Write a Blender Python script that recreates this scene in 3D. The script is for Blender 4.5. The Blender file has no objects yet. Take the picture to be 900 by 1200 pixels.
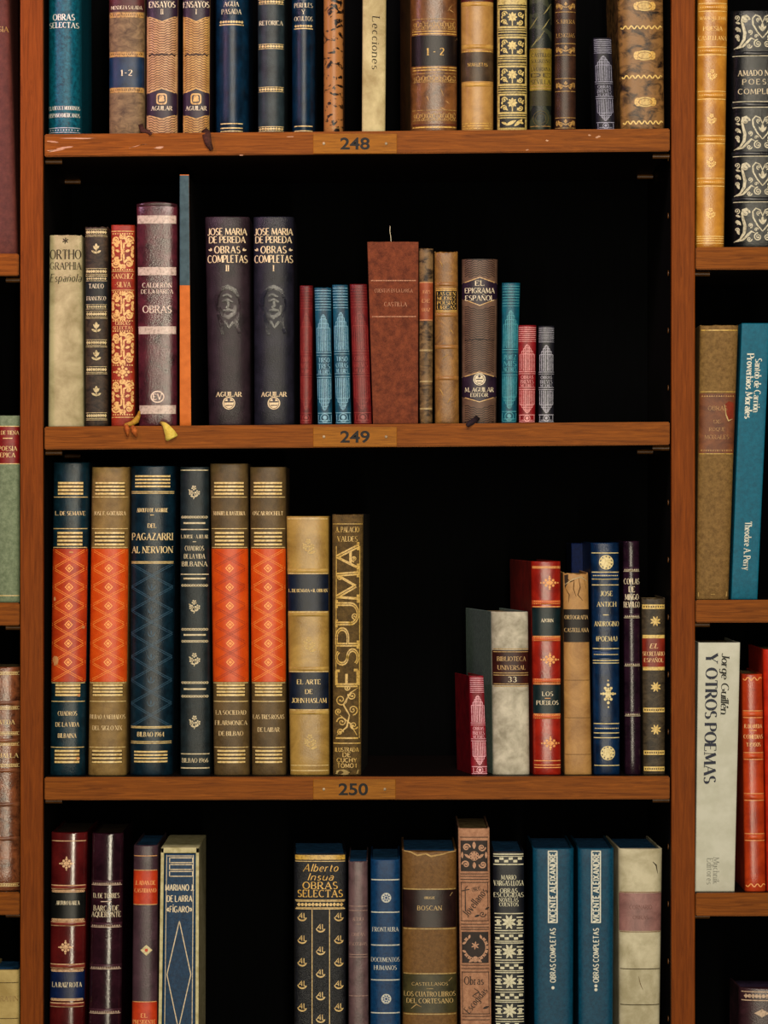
import bpy, bmesh, math, random
from math import sin, cos, pi, sqrt, radians as R
from mathutils import Vector
rnd = random.Random(7)
C = bpy.context.scene.collection
sc = bpy.context.scene

# ------------------------------------------------------------------ camera, world, lights, exposure
S = 0.000765          # metres per photo pixel on the front plane of the bookcase (Y = 0)
D = 3.00              # camera distance from that plane
VX, VY = 450.0, 600.0
cam = bpy.data.cameras.new('camera'); cam_o = bpy.data.objects.new('camera', cam); C.objects.link(cam_o)
cam.sensor_fit = 'VERTICAL'; cam.sensor_height = 36.0; cam.sensor_width = 27.0
cam.lens = 36.0 * D / (1200 * S)
cam.shift_x = (450 - VX) / 1200.0; cam.shift_y = -(600 - VY) / 1200.0
cam.clip_start = 0.01
cam_o.location = (0, -D, 0); cam_o.rotation_euler = (pi / 2, 0, 0)
sc.camera = cam_o

w = bpy.data.worlds.new('room_ambient'); sc.world = w; w.use_nodes = True
w.node_tree.nodes['Background'].inputs[0].default_value = (0.75, 0.85, 1.0, 1)
w.node_tree.nodes['Background'].inputs[1].default_value = 0.012

def area(name, loc, target, size, size_y, power, col, spread=180):
    l = bpy.data.lights.new(name, 'AREA'); l.shape = 'RECTANGLE'; l.size = size; l.size_y = size_y
    l.energy = power; l.color = col; l.spread = R(spread)
    o = bpy.data.objects.new(name, l); C.objects.link(o); o.location = loc
    o.rotation_euler = (Vector(target) - Vector(loc)).to_track_quat('-Z', 'Y').to_euler()
    return o
area('ceiling_lamp', (0.05, -1.15, 0.95), (0.03, 0, -0.08), 0.22, 0.35, 12.5, (1.0, 0.87, 0.74))
area('rose_lamp', (-0.72, -0.55, 0.72), (-0.42, 0, 0.42), 0.15, 0.15, 0.8, (1.0, 0.55, 0.80), 70)
area('aisle_lamp', (0.10, -3.3, 0.12), (0.04, 0, -0.15), 0.14, 2.1, 76.0, (1.0, 0.90, 0.68))

vs = sc.view_settings
vs.view_transform = 'Standard'; vs.look = 'None'; vs.gamma = 1.0; vs.exposure = 0.0; vs.use_curve_mapping = False

# ------------------------------------------------------------------ materials
def lin(c):
    f = lambda v: v / 12.92 if v <= 0.04045 else ((v + 0.055) / 1.055) ** 2.4
    return tuple(f(x / 255.0) ** 1.14 for x in c) + (1.0,)
_mats = {}
def mat(kind, c1, c2=None, rough=0.5, scale=1.0, bump=0.2, spec=None, lo=0.35, hi=0.65):
    if spec is None: spec = {'leather': .32, 'calf': .5, 'speckle': .28, 'cloth': .22, 'paper': .12, 'vellum': .16, 'wood_h': .16, 'wood_v': .16, 'foil': .4, 'marble': .3}.get(kind, .3)
    key = (kind, c1, c2, rough, scale, bump, spec, lo, hi)
    if key in _mats: return _mats[key]
    m = bpy.data.materials.new(kind); m.use_nodes = True
    n = m.node_tree.nodes; l = m.node_tree.links; b = n['Principled BSDF']
    b.inputs['Roughness'].default_value = rough
    b.inputs['Specular IOR Level'].default_value = spec
    _mats[key] = m
    c2 = c2 or tuple(int(x * 0.78) for x in c1)
    if kind == 'foil':
        tc = n.new('ShaderNodeTexCoord'); no = n.new('ShaderNodeTexNoise'); no.inputs['Scale'].default_value = 500 * scale
        no.inputs['Detail'].default_value = 3
        l.new(tc.outputs['Object'], no.inputs['Vector'])
        r = n.new('ShaderNodeValToRGB'); r.color_ramp.elements[0].position = 0.3; r.color_ramp.elements[1].position = 0.55
        r.color_ramp.elements[0].color = lin(c2); r.color_ramp.elements[1].color = lin(c1)
        l.new(no.outputs['Fac'], r.inputs['Fac']); l.new(r.outputs['Color'], b.inputs['Base Color'])
        return m
    tc = n.new('ShaderNodeTexCoord'); mp = n.new('ShaderNodeMapping')
    mp.inputs['Location'].default_value = (rnd.uniform(-5, 5), rnd.uniform(-5, 5), rnd.uniform(-5, 5))
    l.new(tc.outputs['Object'], mp.inputs['Vector'])
    def noise(s, d=4, rough_=0.6, dist=0.0):
        t = n.new('ShaderNodeTexNoise'); t.inputs['Scale'].default_value = s; t.inputs['Detail'].default_value = d
        t.inputs['Roughness'].default_value = rough_; t.inputs['Distortion'].default_value = dist
        l.new(mp.outputs['Vector'], t.inputs['Vector']); return t
    ramp = n.new('ShaderNodeValToRGB')
    ramp.color_ramp.elements[0].position = lo; ramp.color_ramp.elements[1].position = hi
    ramp.color_ramp.elements[0].color = lin(c2); ramp.color_ramp.elements[1].color = lin(c1)
    height = None
    if kind == 'leather':            # soft mottling, fine grain
        t = noise(90 * scale, 6, 0.65); fine = noise(1400, 2)
        height = fine
    elif kind == 'calf':             # stained and streaked old calf
        t = noise(55 * scale, 8, 0.72, 0.6); fine = noise(700, 4); height = fine
    elif kind == 'speckle':          # tree / speckled paper
        mp.inputs['Scale'].default_value = (1, 1, 1.6)
        t = noise(170 * scale, 5, 0.6, 0.8); height = noise(900, 2)
    elif kind == 'cloth':
        t = noise(320 * scale, 4, 0.8); height = noise(2200, 2)
    elif kind == 'vellum':
        t = noise(40 * scale, 9, 0.62, 0.3); height = noise(250, 5)
    elif kind == 'paper':
        t = noise(150 * scale, 3); height = noise(900, 2)
    elif kind == 'marble':
        t = n.new('ShaderNodeTexWave'); t.inputs['Scale'].default_value = 22 * scale; t.inputs['Distortion'].default_value = 9
        t.inputs['Detail'].default_value = 4; t.inputs['Detail Scale'].default_value = 2
        t.bands_direction = 'DIAGONAL'
        l.new(mp.outputs['Vector'], t.inputs['Vector']); height = noise(900, 2)
    elif kind in ('wood_h', 'wood_v'):
        mp.inputs['Scale'].default_value = (3, 60, 60) if kind == 'wood_h' else (60, 60, 3)
        t = noise(7 * scale, 8, 0.7, 0.8); height = noise(20, 4)
    else:
        t = noise(200, 2)
    fac = t.outputs['Fac']
    l.new(fac, ramp.inputs['Fac']); l.new(ramp.outputs['Color'], b.inputs['Base Color'])
    if height is not None and bump:
        bm_ = n.new('ShaderNodeBump'); bm_.inputs['Strength'].default_value = bump; bm_.inputs['Distance'].default_value = 0.0006
        l.new(height.outputs['Fac'], bm_.inputs['Height']); l.new(bm_.outputs['Normal'], b.inputs['Normal'])
    return m

GOLD = mat('foil', (222, 200, 148), (150, 120, 70), rough=0.38)
GOLD_DIM = mat('foil', (178, 142, 82), (105, 75, 40), rough=0.42)
GOLD_RICH = mat('foil', (214, 176, 96), (140, 100, 45), rough=0.35)
CREAM = mat('foil', (228, 216, 190), (170, 155, 125), rough=0.5)
SILVER = mat('foil', (190, 192, 198), (120, 122, 130), rough=0.4)
WHITE = mat('foil', (226, 226, 214), (200, 200, 188), rough=0.6)
INK = mat('foil', (38, 28, 20), (80, 66, 46), rough=0.8)
BLACK_INK = mat('foil', (14, 14, 16), (30, 30, 34), rough=0.7)
NAVY_INK = mat('foil', (22, 30, 58), (34, 42, 70), rough=0.6)
GREY_INK = mat('foil', (150, 150, 142), (170, 170, 160), rough=0.7)
PAGES = mat('paper', (170, 150, 110), (120, 100, 70), rough=0.9)
PAGES_BLUE_LIT = mat('paper', (56, 108, 152), (34, 74, 112), rough=0.8)  # bluish light and shade on the page tops, put into the paper colour
PAGES_DARK = mat('paper', (70, 55, 40), (45, 34, 26), rough=0.9)
BRASS = mat('leather', (110, 74, 36), (80, 52, 24), rough=0.4, bump=0)
STEEL = mat('leather', (196, 176, 146), (100, 80, 58), rough=0.3, bump=0)
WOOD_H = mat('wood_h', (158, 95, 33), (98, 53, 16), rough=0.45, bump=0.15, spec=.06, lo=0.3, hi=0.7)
WOOD_V = mat('wood_v', (144, 79, 28), (106, 54, 17), rough=0.5, bump=0.15, spec=.06, lo=0.3, hi=0.7)
WOOD_PLATE = mat('wood_h', (172, 116, 36), (124, 78, 20), rough=0.4, spec=.06, bump=0.1, scale=1.4, lo=0.3, hi=0.7)
SHADED_WOOD = mat('wood_v', (16, 9, 7), (9, 5, 4), rough=0.6, bump=0.1, spec=0.15)  # case wood with the shade of the interior put into its colour
SHADED_SHELF = mat('wood_h', (26, 10, 7), (14, 6, 5), rough=0.55, bump=0.1, spec=0.15)  # shelf wood darkened by colour for the shade between the shelves
BACK_SHADE = mat('wood_v', (5, 6, 8), (3, 3, 4), rough=0.9, bump=0.0, spec=0.05)  # near black: the deep shade at the back is painted into the panel

# ------------------------------------------------------------------ basic object helpers
def link(name, me, parent=None):
    o = bpy.data.objects.new(name, me); C.objects.link(o)
    if parent: o.parent = parent
    return o
def thing(name, label, cat, loc=(0, 0, 0), group=None):
    o = bpy.data.objects.new(name, None); o.empty_display_size = 0.02; C.objects.link(o); o.location = loc
    o['label'] = label; o['category'] = cat
    if group: o['group'] = group
    return o
def tag(o, label, cat, group=None):
    o['label'] = label; o['category'] = cat
    if group: o['group'] = group
    return o
def box(name, lo, hi, m, parent=None, bevel=0.0008, org=(0, 0, 0)):
    bm = bmesh.new(); bmesh.ops.create_cube(bm, size=1)
    for v in bm.verts:
        v.co = Vector([(lo[i] + hi[i]) / 2 + v.co[i] * (hi[i] - lo[i]) - org[i] for i in range(3)])
    if bevel: bmesh.ops.bevel(bm, geom=bm.edges[:], offset=bevel, segments=2, affect='EDGES', profile=0.6)
    me = bpy.data.meshes.new(name); bm.to_mesh(me); bm.free(); me.materials.append(m)
    return link(name, me, parent)
class Geo:                                # collects faces for ONE mesh object
    def __init__(s): s.v = []; s.f = []; s.mi = []; s.ms = []
    def m(s, mt):
        if mt not in s.ms: s.ms.append(mt)
        return s.ms.index(mt)
    def grid(s, rows, mt, flip=False):
        i0 = len(s.v); nc = len(rows[0]); k = s.m(mt)
        for r in rows: s.v += r
        for a in range(len(rows) - 1):
            for c in range(nc - 1):
                q = [i0 + a * nc + c, i0 + a * nc + c + 1, i0 + (a + 1) * nc + c + 1, i0 + (a + 1) * nc + c]
                s.f.append(q[::-1] if flip else q); s.mi.append(k)
    def poly(s, pts, mt):
        i0 = len(s.v); s.v += pts; s.f.append(list(range(i0, i0 + len(pts)))); s.mi.append(s.m(mt))
    def fan(s, c, ring, mt):
        i0 = len(s.v); s.v.append(c); s.v += ring; n = len(ring); k = s.m(mt)
        for i in range(n): s.f.append([i0, i0 + 1 + i, i0 + 1 + (i + 1) % n]); s.mi.append(k)
    def build(s, name, parent=None, smooth=True, fix=False):
        if not s.f: return None
        me = bpy.data.meshes.new(name); me.from_pydata(s.v, [], s.f)
        for x in s.ms: me.materials.append(x)
        me.polygons.foreach_set('material_index', s.mi)
        me.polygons.foreach_set('use_smooth', [smooth] * len(s.f))
        me.validate(); me.update()
        if fix:
            bm = bmesh.new(); bm.from_mesh(me); bmesh.ops.recalc_face_normals(bm, faces=bm.faces[:]); bm.to_mesh(me); bm.free()
        return link(name, me, parent)

def clusters(g, gap=.011):
    """split a collection of marks into groups that stand well apart up the spine"""
    if not g.f: return []
    comp = []; 
    for n, f in enumerate(g.f):
        comp.append((min(g.v[i][2] for i in f), max(g.v[i][2] for i in f), n))
    comp.sort(); groups = []; top = None
    for lo, hi, n in comp:
        if top is None or lo - top > gap: groups.append([]); top = hi
        groups[-1].append(n); top = max(top, hi)
    out = []
    for gr in groups:
        h = Geo(); idx = {}
        for n in sorted(gr):
            f = []
            for i in g.f[n]:
                if i not in idx: idx[i] = len(h.v); h.v.append(g.v[i])
                f.append(idx[i])
            h.f.append(f); h.mi.append(h.m(g.ms[g.mi[n]]))
        out.append(h)
    return out

# ------------------------------------------------------------------ engraved stroke alphabet (cap height 1); thick verticals, thin horizontals
GL = {
'A': (.8, "0,0 .4,1!;.4,1 .8,0+;.15,.35 .65,.35"), 'B': (.6, "0,0 0,1;0,1 .26,1 a:.26,.76,.26,.24,90,-90 0,.52;.26,.52 a:.26,.26,.32,.26,90,-90 0,0"),
'C': (.74, "a:.42,.5,.42,.5,48,312"), 'D': (.74, "0,0 0,1;0,1 .3,1 a:.3,.5,.44,.5,90,-90 0,0"),
'E': (.56, "0,0 0,1;0,1 .53,1;0,.52 .42,.52;0,0 .56,0;$.53,1 .53,.84;$.56,0 .56,.18"), 'F': (.54, "0,0 0,1;0,1 .54,1;0,.52 .42,.52;$.54,1 .54,.82"),
'G': (.8, "a:.42,.5,.42,.5,48,300;.74,.1 .74,.42;.5,.42 .8,.42"), 'H': (.74, "0,0 0,1;.74,0 .74,1;0,.52 .74,.52"), 'I': (.06, ".03,0 .03,1"),
'J': (.36, ".34,1 .34,.25 a:.14,.22,.2,.22,0,-150"), 'K': (.7, "0,0 0,1;.66,1 .02,.42!;.2,.58 .7,0+"), 'L': (.54, "0,0 0,1;0,0 .54,0;$.54,0 .54,.2"),
'M': (.94, "0,0 .06,1!;.06,1 .47,.1+;.47,.1 .88,1!;.88,1 .94,0+"), 'N': (.76, "0,0 0,1!;0,1 .76,0+;.76,0 .76,1!"), 'O': (.86, "a:.43,.5,.43,.5,0,360"),
'P': (.58, "0,0 0,1;0,1 .28,1 a:.28,.73,.3,.27,90,-90 0,.46"), 'Q': (.86, "a:.43,.5,.43,.5,0,360;.45,.2 .85,-.15+"),
'R': (.66, "0,0 0,1;0,1 .28,1 a:.28,.74,.28,.26,90,-90 0,.48;.28,.48 .66,0+"), 'S': (.54, "a:.27,.74,.24,.26,35,270 a:.27,.24,.27,.24,90,-145"),
'T': (.7, ".35,0 .35,1;0,1 .7,1;$0,1 0,.82;$.7,1 .7,.82"), 'U': (.72, "0,1 0,.34 a:.36,.34,.36,.34,180,360 .72,1"), 'V': (.76, "0,1 .38,0+;.38,0 .76,1!"),
'W': (1.1, "0,1 .3,0+;.3,0 .55,1!;.55,1 .8,0+;.8,0 1.1,1!"), 'X': (.74, "0,1 .74,0+;0,0 .74,1!"), 'Y': (.74, "0,1 .37,.46+;.74,1 .37,.46!;.37,.46 .37,0"),
'Z': (.62, ".02,1 .6,1;.6,1 0,0+;0,0 .62,0"), '1': (.3, ".18,0 .18,1;0,.8 .18,1!"), '2': (.54, "a:.27,.73,.25,.27,160,-20 .02,0;.02,0 .54,0"),
'3': (.52, "a:.25,.75,.23,.25,150,-90;a:.25,.26,.26,.26,90,-150"), '4': (.6, ".44,0 .44,1;.44,1 0,.3!;0,.3 .6,.3"), '6': (.56, "a:.28,.3,.28,.3,0,360;.5,.98 a:.5,.3,.5,.66,95,175"),
'9': (.56, "a:.28,.7,.28,.3,0,360;.06,.02 a:.06,.7,.5,.66,-85,-5"), '5': (.5, ".48,1 .06,1;.06,1 .04,.55;.04,.55 a:.24,.32,.27,.32,120,-150"),
'8': (.52, "a:.26,.76,.22,.24,0,360;a:.26,.26,.26,.26,0,360"), '0': (.6, "a:.3,.5,.3,.5,0,360"), '7': (.5, "0,1 .5,1;.5,1 .15,0+"),
'.': (.1, ".05,0 .05,.12"), '-': (.3, "0,.45 .3,.45"), ',': (.1, ".06,.1 0,-.15"), '+': (.5, ".25,.2 .25,.8;0,.5 .5,.5"), '(': (.2, "a:.3,.5,.3,.65,130,230"),
')': (.2, "a:-.1,.5,.3,.65,50,-50"), '«': (.5, ".22,.75 0,.45;0,.45 .22,.15;.48,.75 .26,.45;.26,.45 .48,.15"), '»': (.5, "0,.75 .22,.45;.22,.45 0,.15;.26,.75 .48,.45;.48,.45 .26,.15"),
"'": (.1, ".05,1 .05,.75"),
'a': (.46, "a:.22,.18,.2,.19,0,360;.42,.5 .42,0;.04,.56 a:.22,.44,.2,.2,120,0"), 'b': (.48, "0,0 0,1;a:.22,.32,.24,.32,0,360"), 'c': (.42, "a:.24,.32,.24,.32,50,310"),
'd': (.5, ".48,0 .48,1;a:.24,.32,.24,.32,0,360"), 'e': (.46, ".02,.34 .44,.34;a:.23,.32,.23,.32,5,310"), 'f': (.3, ".12,0 .12,.75 a:.3,.8,.18,.2,180,70;0,.62 .28,.62"),
'g': (.48, "a:.24,.34,.23,.29,0,360;.46,.62 .46,-.1 a:.24,-.1,.22,.2,0,-150"), 'h': (.46, "0,0 0,1;0,.4 a:.22,.4,.23,.23,180,0 .45,0"), 'i': (.06, ".03,0 .03,.62;.03,.82 .03,.92"),
'j': (.12, ".1,.62 .1,-.15 a:-.06,-.15,.16,.14,0,-120;.1,.82 .1,.92"), 'k': (.44, "0,0 0,1;.4,.62 .02,.28!;.14,.36 .44,0+"), 'l': (.06, ".03,0 .03,1"),
'm': (.76, "0,0 0,.62;0,.42 a:.18,.42,.19,.2,180,0 .37,0;.37,.42 a:.56,.42,.19,.2,180,0 .75,0"), 'n': (.46, "0,0 0,.62;0,.4 a:.22,.4,.23,.23,180,0 .45,0"),
'o': (.5, "a:.25,.32,.25,.32,0,360"), 'p': (.48, "0,-.3 0,.62;a:.23,.32,.24,.32,0,360"), 'q': (.48, ".48,-.3 .48,.62;a:.24,.32,.24,.32,0,360"),
'r': (.32, "0,0 0,.62;0,.4 a:.2,.42,.2,.2,180,60"), 's': (.36, "a:.18,.47,.15,.16,40,270 a:.18,.15,.18,.16,90,-150"), 't': (.3, ".12,.85 .12,.12 a:.24,.14,.12,.14,180,300;0,.62 .3,.62"),
'u': (.46, "0,.62 0,.22 a:.22,.22,.22,.22,180,360 .45,.62;.45,.62 .45,0"), 'v': (.46, "0,.62 .23,0+;.23,0 .46,.62!"), 'w': (.7, "0,.62 .17,0+;.17,0 .35,.62!;.35,.62 .53,0+;.53,0 .7,.62!"),
'x': (.44, "0,.62 .44,0+;0,0 .44,.62!"), 'y': (.46, "0,.62 .23,0+;.46,.62 .12,-.3!"), 'z': (.4, "0,.62 .4,.62;.4,.62 0,0+;0,0 .4,0"),
}
ACC = {'Ñ': ('N', '~'), 'ñ': ('n', '~'), 'é': ('e', '/'), 'ó': ('o', '/'), 'Í': ('I', '/'), 'Ó': ('O', '/')}
def arc(cx, cy, rx, ry, a0, a1, n=None):
    n = n or max(4, int(abs(a1 - a0) / 20))
    return [(cx + rx * cos(R(a0 + (a1 - a0) * i / n)), cy + ry * sin(R(a0 + (a1 - a0) * i / n))) for i in range(n + 1)]
def glyph(ch):
    acc = None
    if ch in ACC: ch, acc = ACC[ch]
    if ch not in GL: return .3, []
    wd, src = GL[ch]; out = []
    for st in src.split(';'):
        flag = ''
        if st[0] == '$': flag = '$'; st = st[1:]
        if st[-1] in '!+': flag = st[-1]; st = st[:-1]
        pts = []
        for tk in st.split():
            if tk[0] == 'a': pts += arc(*[float(x) for x in tk[2:].split(',')])
            else: pts.append(tuple(float(x) for x in tk.split(',')))
        out.append((pts, flag))
    if acc:
        y = .8 if ch.islower() else 1.14
        out.append(([(wd * .2, y), (wd * .4, y + .08), (wd * .6, y), (wd * .8, y + .08)], '!') if acc == '~' else ([(wd * .4, y), (wd * .75, y + .16)], '+'))
    return wd, out
_gc = {}
def text_strokes(s, serif=True, thick=.17, thin=.07, gap=.24, slant=0.0):
    """list of (points, widths) in cap-height units, and the total width"""
    x = 0; res = []
    for ch in s:
        if ch == ' ': x += .38; continue
        if ch not in _gc: _gc[ch] = glyph(ch)
        wd, sts = _gc[ch]
        ends = {}
        for pts, fl in sts:
            for e in (pts[0], pts[-1]): ends[(round(e[0], 2), round(e[1], 2))] = ends.get((round(e[0], 2), round(e[1], 2)), 0) + 1
        for pts, fl in sts:
            if fl == '$' and not serif: continue
            ws = []
            for i in range(len(pts)):
                a = pts[max(0, i - 1)]; b = pts[min(len(pts) - 1, i + 1)]
                dx, dy = b[0] - a[0], b[1] - a[1]; L = sqrt(dx * dx + dy * dy) or 1
                k = abs(dy) / L
                ws.append(thin if fl in '!$' and fl else thick if fl == '+' else thin + (thick - thin) * k * k)
            res.append(([(x + px + slant * py, py) for px, py in pts], ws))
            if serif and fl != '$':
                for e, nb in ((pts[0], pts[1]), (pts[-1], pts[-2])):
                    ky = (round(e[0], 2), round(e[1], 2))
                    if ends[ky] == 1 and abs(e[1] - nb[1]) > abs(e[0] - nb[0]) and (e[1] in (0, 1, .62) or ch.isupper() and e[1] in (0, 1)):
                        res.append(([(x + e[0] - .15 + slant * e[1], e[1]), (x + e[0] + .15 + slant * e[1], e[1])], [thin, thin]))
        x += wd + gap
    return res, max(x - gap, .01)

# ------------------------------------------------------------------ shelf lines (top front edge, photo rows at x = 52 and x = 787) and their undersides
SHELF = {'248': (157.0, 150.3, 26.5), '249': (500.0, 494.3, 27.0), '250': (911.2, 910.0, 26.8), '251': (1292, 1292, 27),
         'LA': (297, 296.6, 26), 'LB': (706.5, 706.0, 26.5), 'LC': (1046, 1045.6, 26.5), 'LD': (1300, 1300, 26.5),
         'RA': (290.3, 289.5, 26.3), 'RB': (703.8, 703.2, 26.5), 'RC': (1047.6, 1047, 27), 'RD': (1300, 1300, 27)}
def shelf_z(sh, X):
    a, b, t = SHELF[sh]; x0, x1 = (52, 787)
    x = X / S + VX
    return (VY - (a + (b - a) * (x - x0) / (x1 - x0))) * S
GROUP = {'248': 'books on the shelf numbered 248', '249': 'books on the shelf numbered 249', '250': 'books on the shelf numbered 250',
         '251': 'books on the lowest visible shelf', 'L': 'books in the bay on the left edge', 'R': 'books in the bay on the right edge'}

# ------------------------------------------------------------------ a book
class Book:
    def __init__(s, sh, name, label, top, bot, m, rnd_=.7, pw=2.0, Y=None, depth=None, board=None, pages=None, yaw=0.0, bands=(), band_m=None, band_h=1.3, band_r=2.4,
                 jag=0.0, cap=1.4, recess=0.0):
        s.xlt, s.xrt, s.yt = top; s.xlb, s.xrb = bot
        if Y is None: Y = 20 if sh in ('250', '251') else 12
        s.sh = sh; s.Y = Y / 1000.0; s.k = S * (D + s.Y) / D
        s.s = rnd_; s.pw = pw; s.m = m; s.yaw = yaw; s.jag = jag
        xm = (s.xlb + s.xrb) / 2
        Xm = (xm - VX) * s.k; zb = shelf_z(sh, Xm)
        s.yb = VY - zb / s.k
        H = (s.yb - s.yt) * s.k
        s.dep = depth / 1000.0 if depth else min(.66 * H, .125)
        s.org = Vector((Xm, s.Y, zb))
        s.bands = [(q, band_h, band_r) for q in bands]
        s.root = thing(name, label, 'book', s.org, GROUP[sh if sh in GROUP else sh[0]])
        s.foil = Geo(); s.let = Geo(); s.marks = Geo()
        # base of a tilted shelf: keep the bottom on the shelf across the width
        s.dz = (shelf_z(sh, (s.xrb - VX) * s.k) - shelf_z(sh, (s.xlb - VX) * s.k)) / max(1, (s.xrb - s.xlb))
        s.body(board or m, pages or PAGES, cap)
        for q, h, r in s.bands: s.band_mesh(q, h, r, band_m or m)
    def edges(s, q):
        f = (q - s.yt) / (s.yb - s.yt); f = min(1.02, max(-.3, f))
        return s.xlt + (s.xlb - s.xlt) * f, s.xrt + (s.xrb - s.xrt) * f
    def hw(s, q):
        a, b = s.edges(q); return (b - a) / 2
    def xc(s, q):
        a, b = s.edges(q); return (a + b) / 2
    def bump(s, q):
        h = 0
        for qb, hh, r in s.bands:
            d = (q - qb) / r
            if abs(d) < 1: h = max(h, hh * (1 - d * d) ** .6)
        return h
    def prof(s, t):
        t = min(1, abs(t)); return s.s * (1 - max(0, 1 - t ** s.pw) ** (1 / s.pw))
    def pt(s, p, q, off=0.0, bump=True):
        """spine surface point: p px from the centre line, q photo row, off px in front of the leather"""
        h = s.hw(q); t = max(-.99, min(.99, p / h)); p = t * h
        y = s.Y + s.prof(t) * h * s.k - ((s.bump(q) if bump else 0) * (1 - .5 * t * t) + off) * s.k
        return s.loc(s.xc(q) + p, q, y)
    def loc(s, x, q, y):
        X = (x - VX) * s.k + s.yaw * (y - s.Y); Z = (VY - q) * s.k
        X0 = (x - VX) * s.k
        Z += s.dz * ((X0 - s.org.x) / s.k) * max(0, min(1, (q - s.yt) / (s.yb - s.yt)))
        return (X - s.org.x, y - s.org.y, Z - s.org.z)
    def sag(s): return s.prof(.99) * s.hw(s.yt) * s.k
    def body(s, board, pages, cap):
        ts = [math.sin(pi / 2 * (-1 + 2 * i / 30)) * .995 for i in range(31)]
        qs = [s.yt, s.yt + .35 * cap, s.yt + cap]; n = 14
        qs += [s.yt + cap + (s.yb - s.yt - 2 * cap) * i / n for i in range(1, n)] + [s.yb - cap, s.yb - .35 * cap, s.yb]
        ins = [-cap * .9, -cap * .3, 0] + [0] * (n - 1) + [0, -cap * .3, -cap * .9]
        jt = [rnd.uniform(0, 1) for _ in ts]
        jt = [(jt[max(0, i - 1)] + jt[i] + jt[min(30, i + 1)]) / 3 for i in range(31)]
        g = Geo(); rows = []
        back = s.Y + s.sag() + .0016
        for q, o in zip(qs, ins):
            r = []
            for t, j in zip(ts, jt):
                h = s.hw(q); jq = q + (s.jag * j * 2 if q < s.yt + cap * 1.1 else 0)
                x, y, z = s.pt(t * h, jq, o, False)
                y = min(y, back - s.Y - .0002)
                r.append((x, y, z))
            a = s.loc(s.xc(q) + ts[-1] * s.hw(q), q + (s.jag * jt[-1] * 2 if q < s.yt + cap * 1.1 else 0), back)
            b = s.loc(s.xc(q) + ts[0] * s.hw(q), q + (s.jag * jt[0] * 2 if q < s.yt + cap * 1.1 else 0), back)
            rows.append(r + [a, b, r[0]])
        g.grid(rows, s.m)
        g.poly(rows[0][:-1], s.m); g.poly(rows[-1][:-1], s.m)
        o = g.build('spine', s.root, True, True)
        mod = o.modifiers.new('edges', 'EDGE_SPLIT'); mod.split_angle = R(50)
        # boards and pages
        y0 = s.Y + s.sag() + .0022; y1 = s.Y + s.dep
        th = max(.9, min(2.6, s.hw(s.yt) * .13))
        for sd in (-1, 1):
            s.slab('cover_board', sd, th, y0, y1, 0.0, board)
        s.slab('page_block', 0, th, s.Y + s.sag() * .55 + .0018, y1 - .003, 3.2, pages)
    def slab(s, name, sd, th, y0, y1, inset, m):
        bm = bmesh.new(); vs_ = []
        for q in (s.yb - inset * .6, s.yt + inset):
            h = s.hw(q) ; xc = s.xc(q)
            xs = (-h + .1, -h + th) if sd < 0 else (h - th, h - .1) if sd > 0 else (-h + th + .12, h - th - .12)
            for x in xs:
                for y in (y0, y1): vs_.append(bm.verts.new(s.loc(xc + x, q, y)))
        for f in ((0, 1, 3, 2), (4, 6, 7, 5), (0, 4, 5, 1), (2, 3, 7, 6), (0, 2, 6, 4), (1, 5, 7, 3)): bm.faces.new([vs_[i] for i in f])
        bmesh.ops.recalc_face_normals(bm, faces=bm.faces[:])
        if sd: bmesh.ops.bevel(bm, geom=bm.edges[:], offset=.0004, segments=1, affect='EDGES')
        me = bpy.data.meshes.new(name); bm.to_mesh(me); bm.free(); me.materials.append(m)
        return link(name, me, s.root)
    def strip_rows(s, q0, q1, off, f0=-.985, f1=.985, q0b=None, q1b=None, step=3.0):
        n = max(1, int(abs(q1 - q0) / step)); rows = []
        for i in range(n + 1):
            r = []
            for j in range(25):
                t = f0 + (f1 - f0) * (.5 - .5 * cos(pi * j / 24)) if f1 - f0 > 1.8 else f0 + (f1 - f0) * j / 24
                a = q0 + (q0b - q0) * (1 - abs(t)) if q0b is not None else q0
                b = q1 + (q1b - q1) * (1 - abs(t)) if q1b is not None else q1
                q = a + (b - a) * i / n
                r.append(s.pt(t * s.hw(q), q, off))
            rows.append(r)
        return rows
    def band_mesh(s, q, h, r, m):
        g = Geo(); rows = []
        for i in range(9):
            qq = q - r + 2 * r * i / 8
            rows.append([s.pt(math.sin(pi / 2 * (-1 + j / 12)) * .985 * s.hw(qq), qq, .05) for j in range(25)])
        g.grid(rows, m); g.build('raised_band', s.root)
    # ---- decoration
    def panel(s, q0, q1, m, name='title_label', off=.28, f=.985, **k):
        g = Geo(); g.grid(s.strip_rows(q0, q1, off, -f, f, **k), m)
        return g.build(name, s.root)
    def fill(s, q0, q1, m, p0=None, p1=None, off=.42, g=None):
        g = g or s.foil; qm = (q0 + q1) / 2; h = s.hw(qm)
        g.grid(s.strip_rows(q0, q1, off, (-.95 * h if p0 is None else p0) / h, (.95 * h if p1 is None else p1) / h), m)
    def rule(s, q, th=.9, m=None, off=.45, f=.95):
        m = m or s.g
        h = s.hw(q); s.fill(q - th / 2, q + th / 2, m, -f * h, f * h, off)
    def rules(s, q0, q1, n, th=.9, m=None, f=.93):
        for i in range(n): s.rule(q0 + (q1 - q0) * i / (n - 1), th, m, .45, f)
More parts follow.
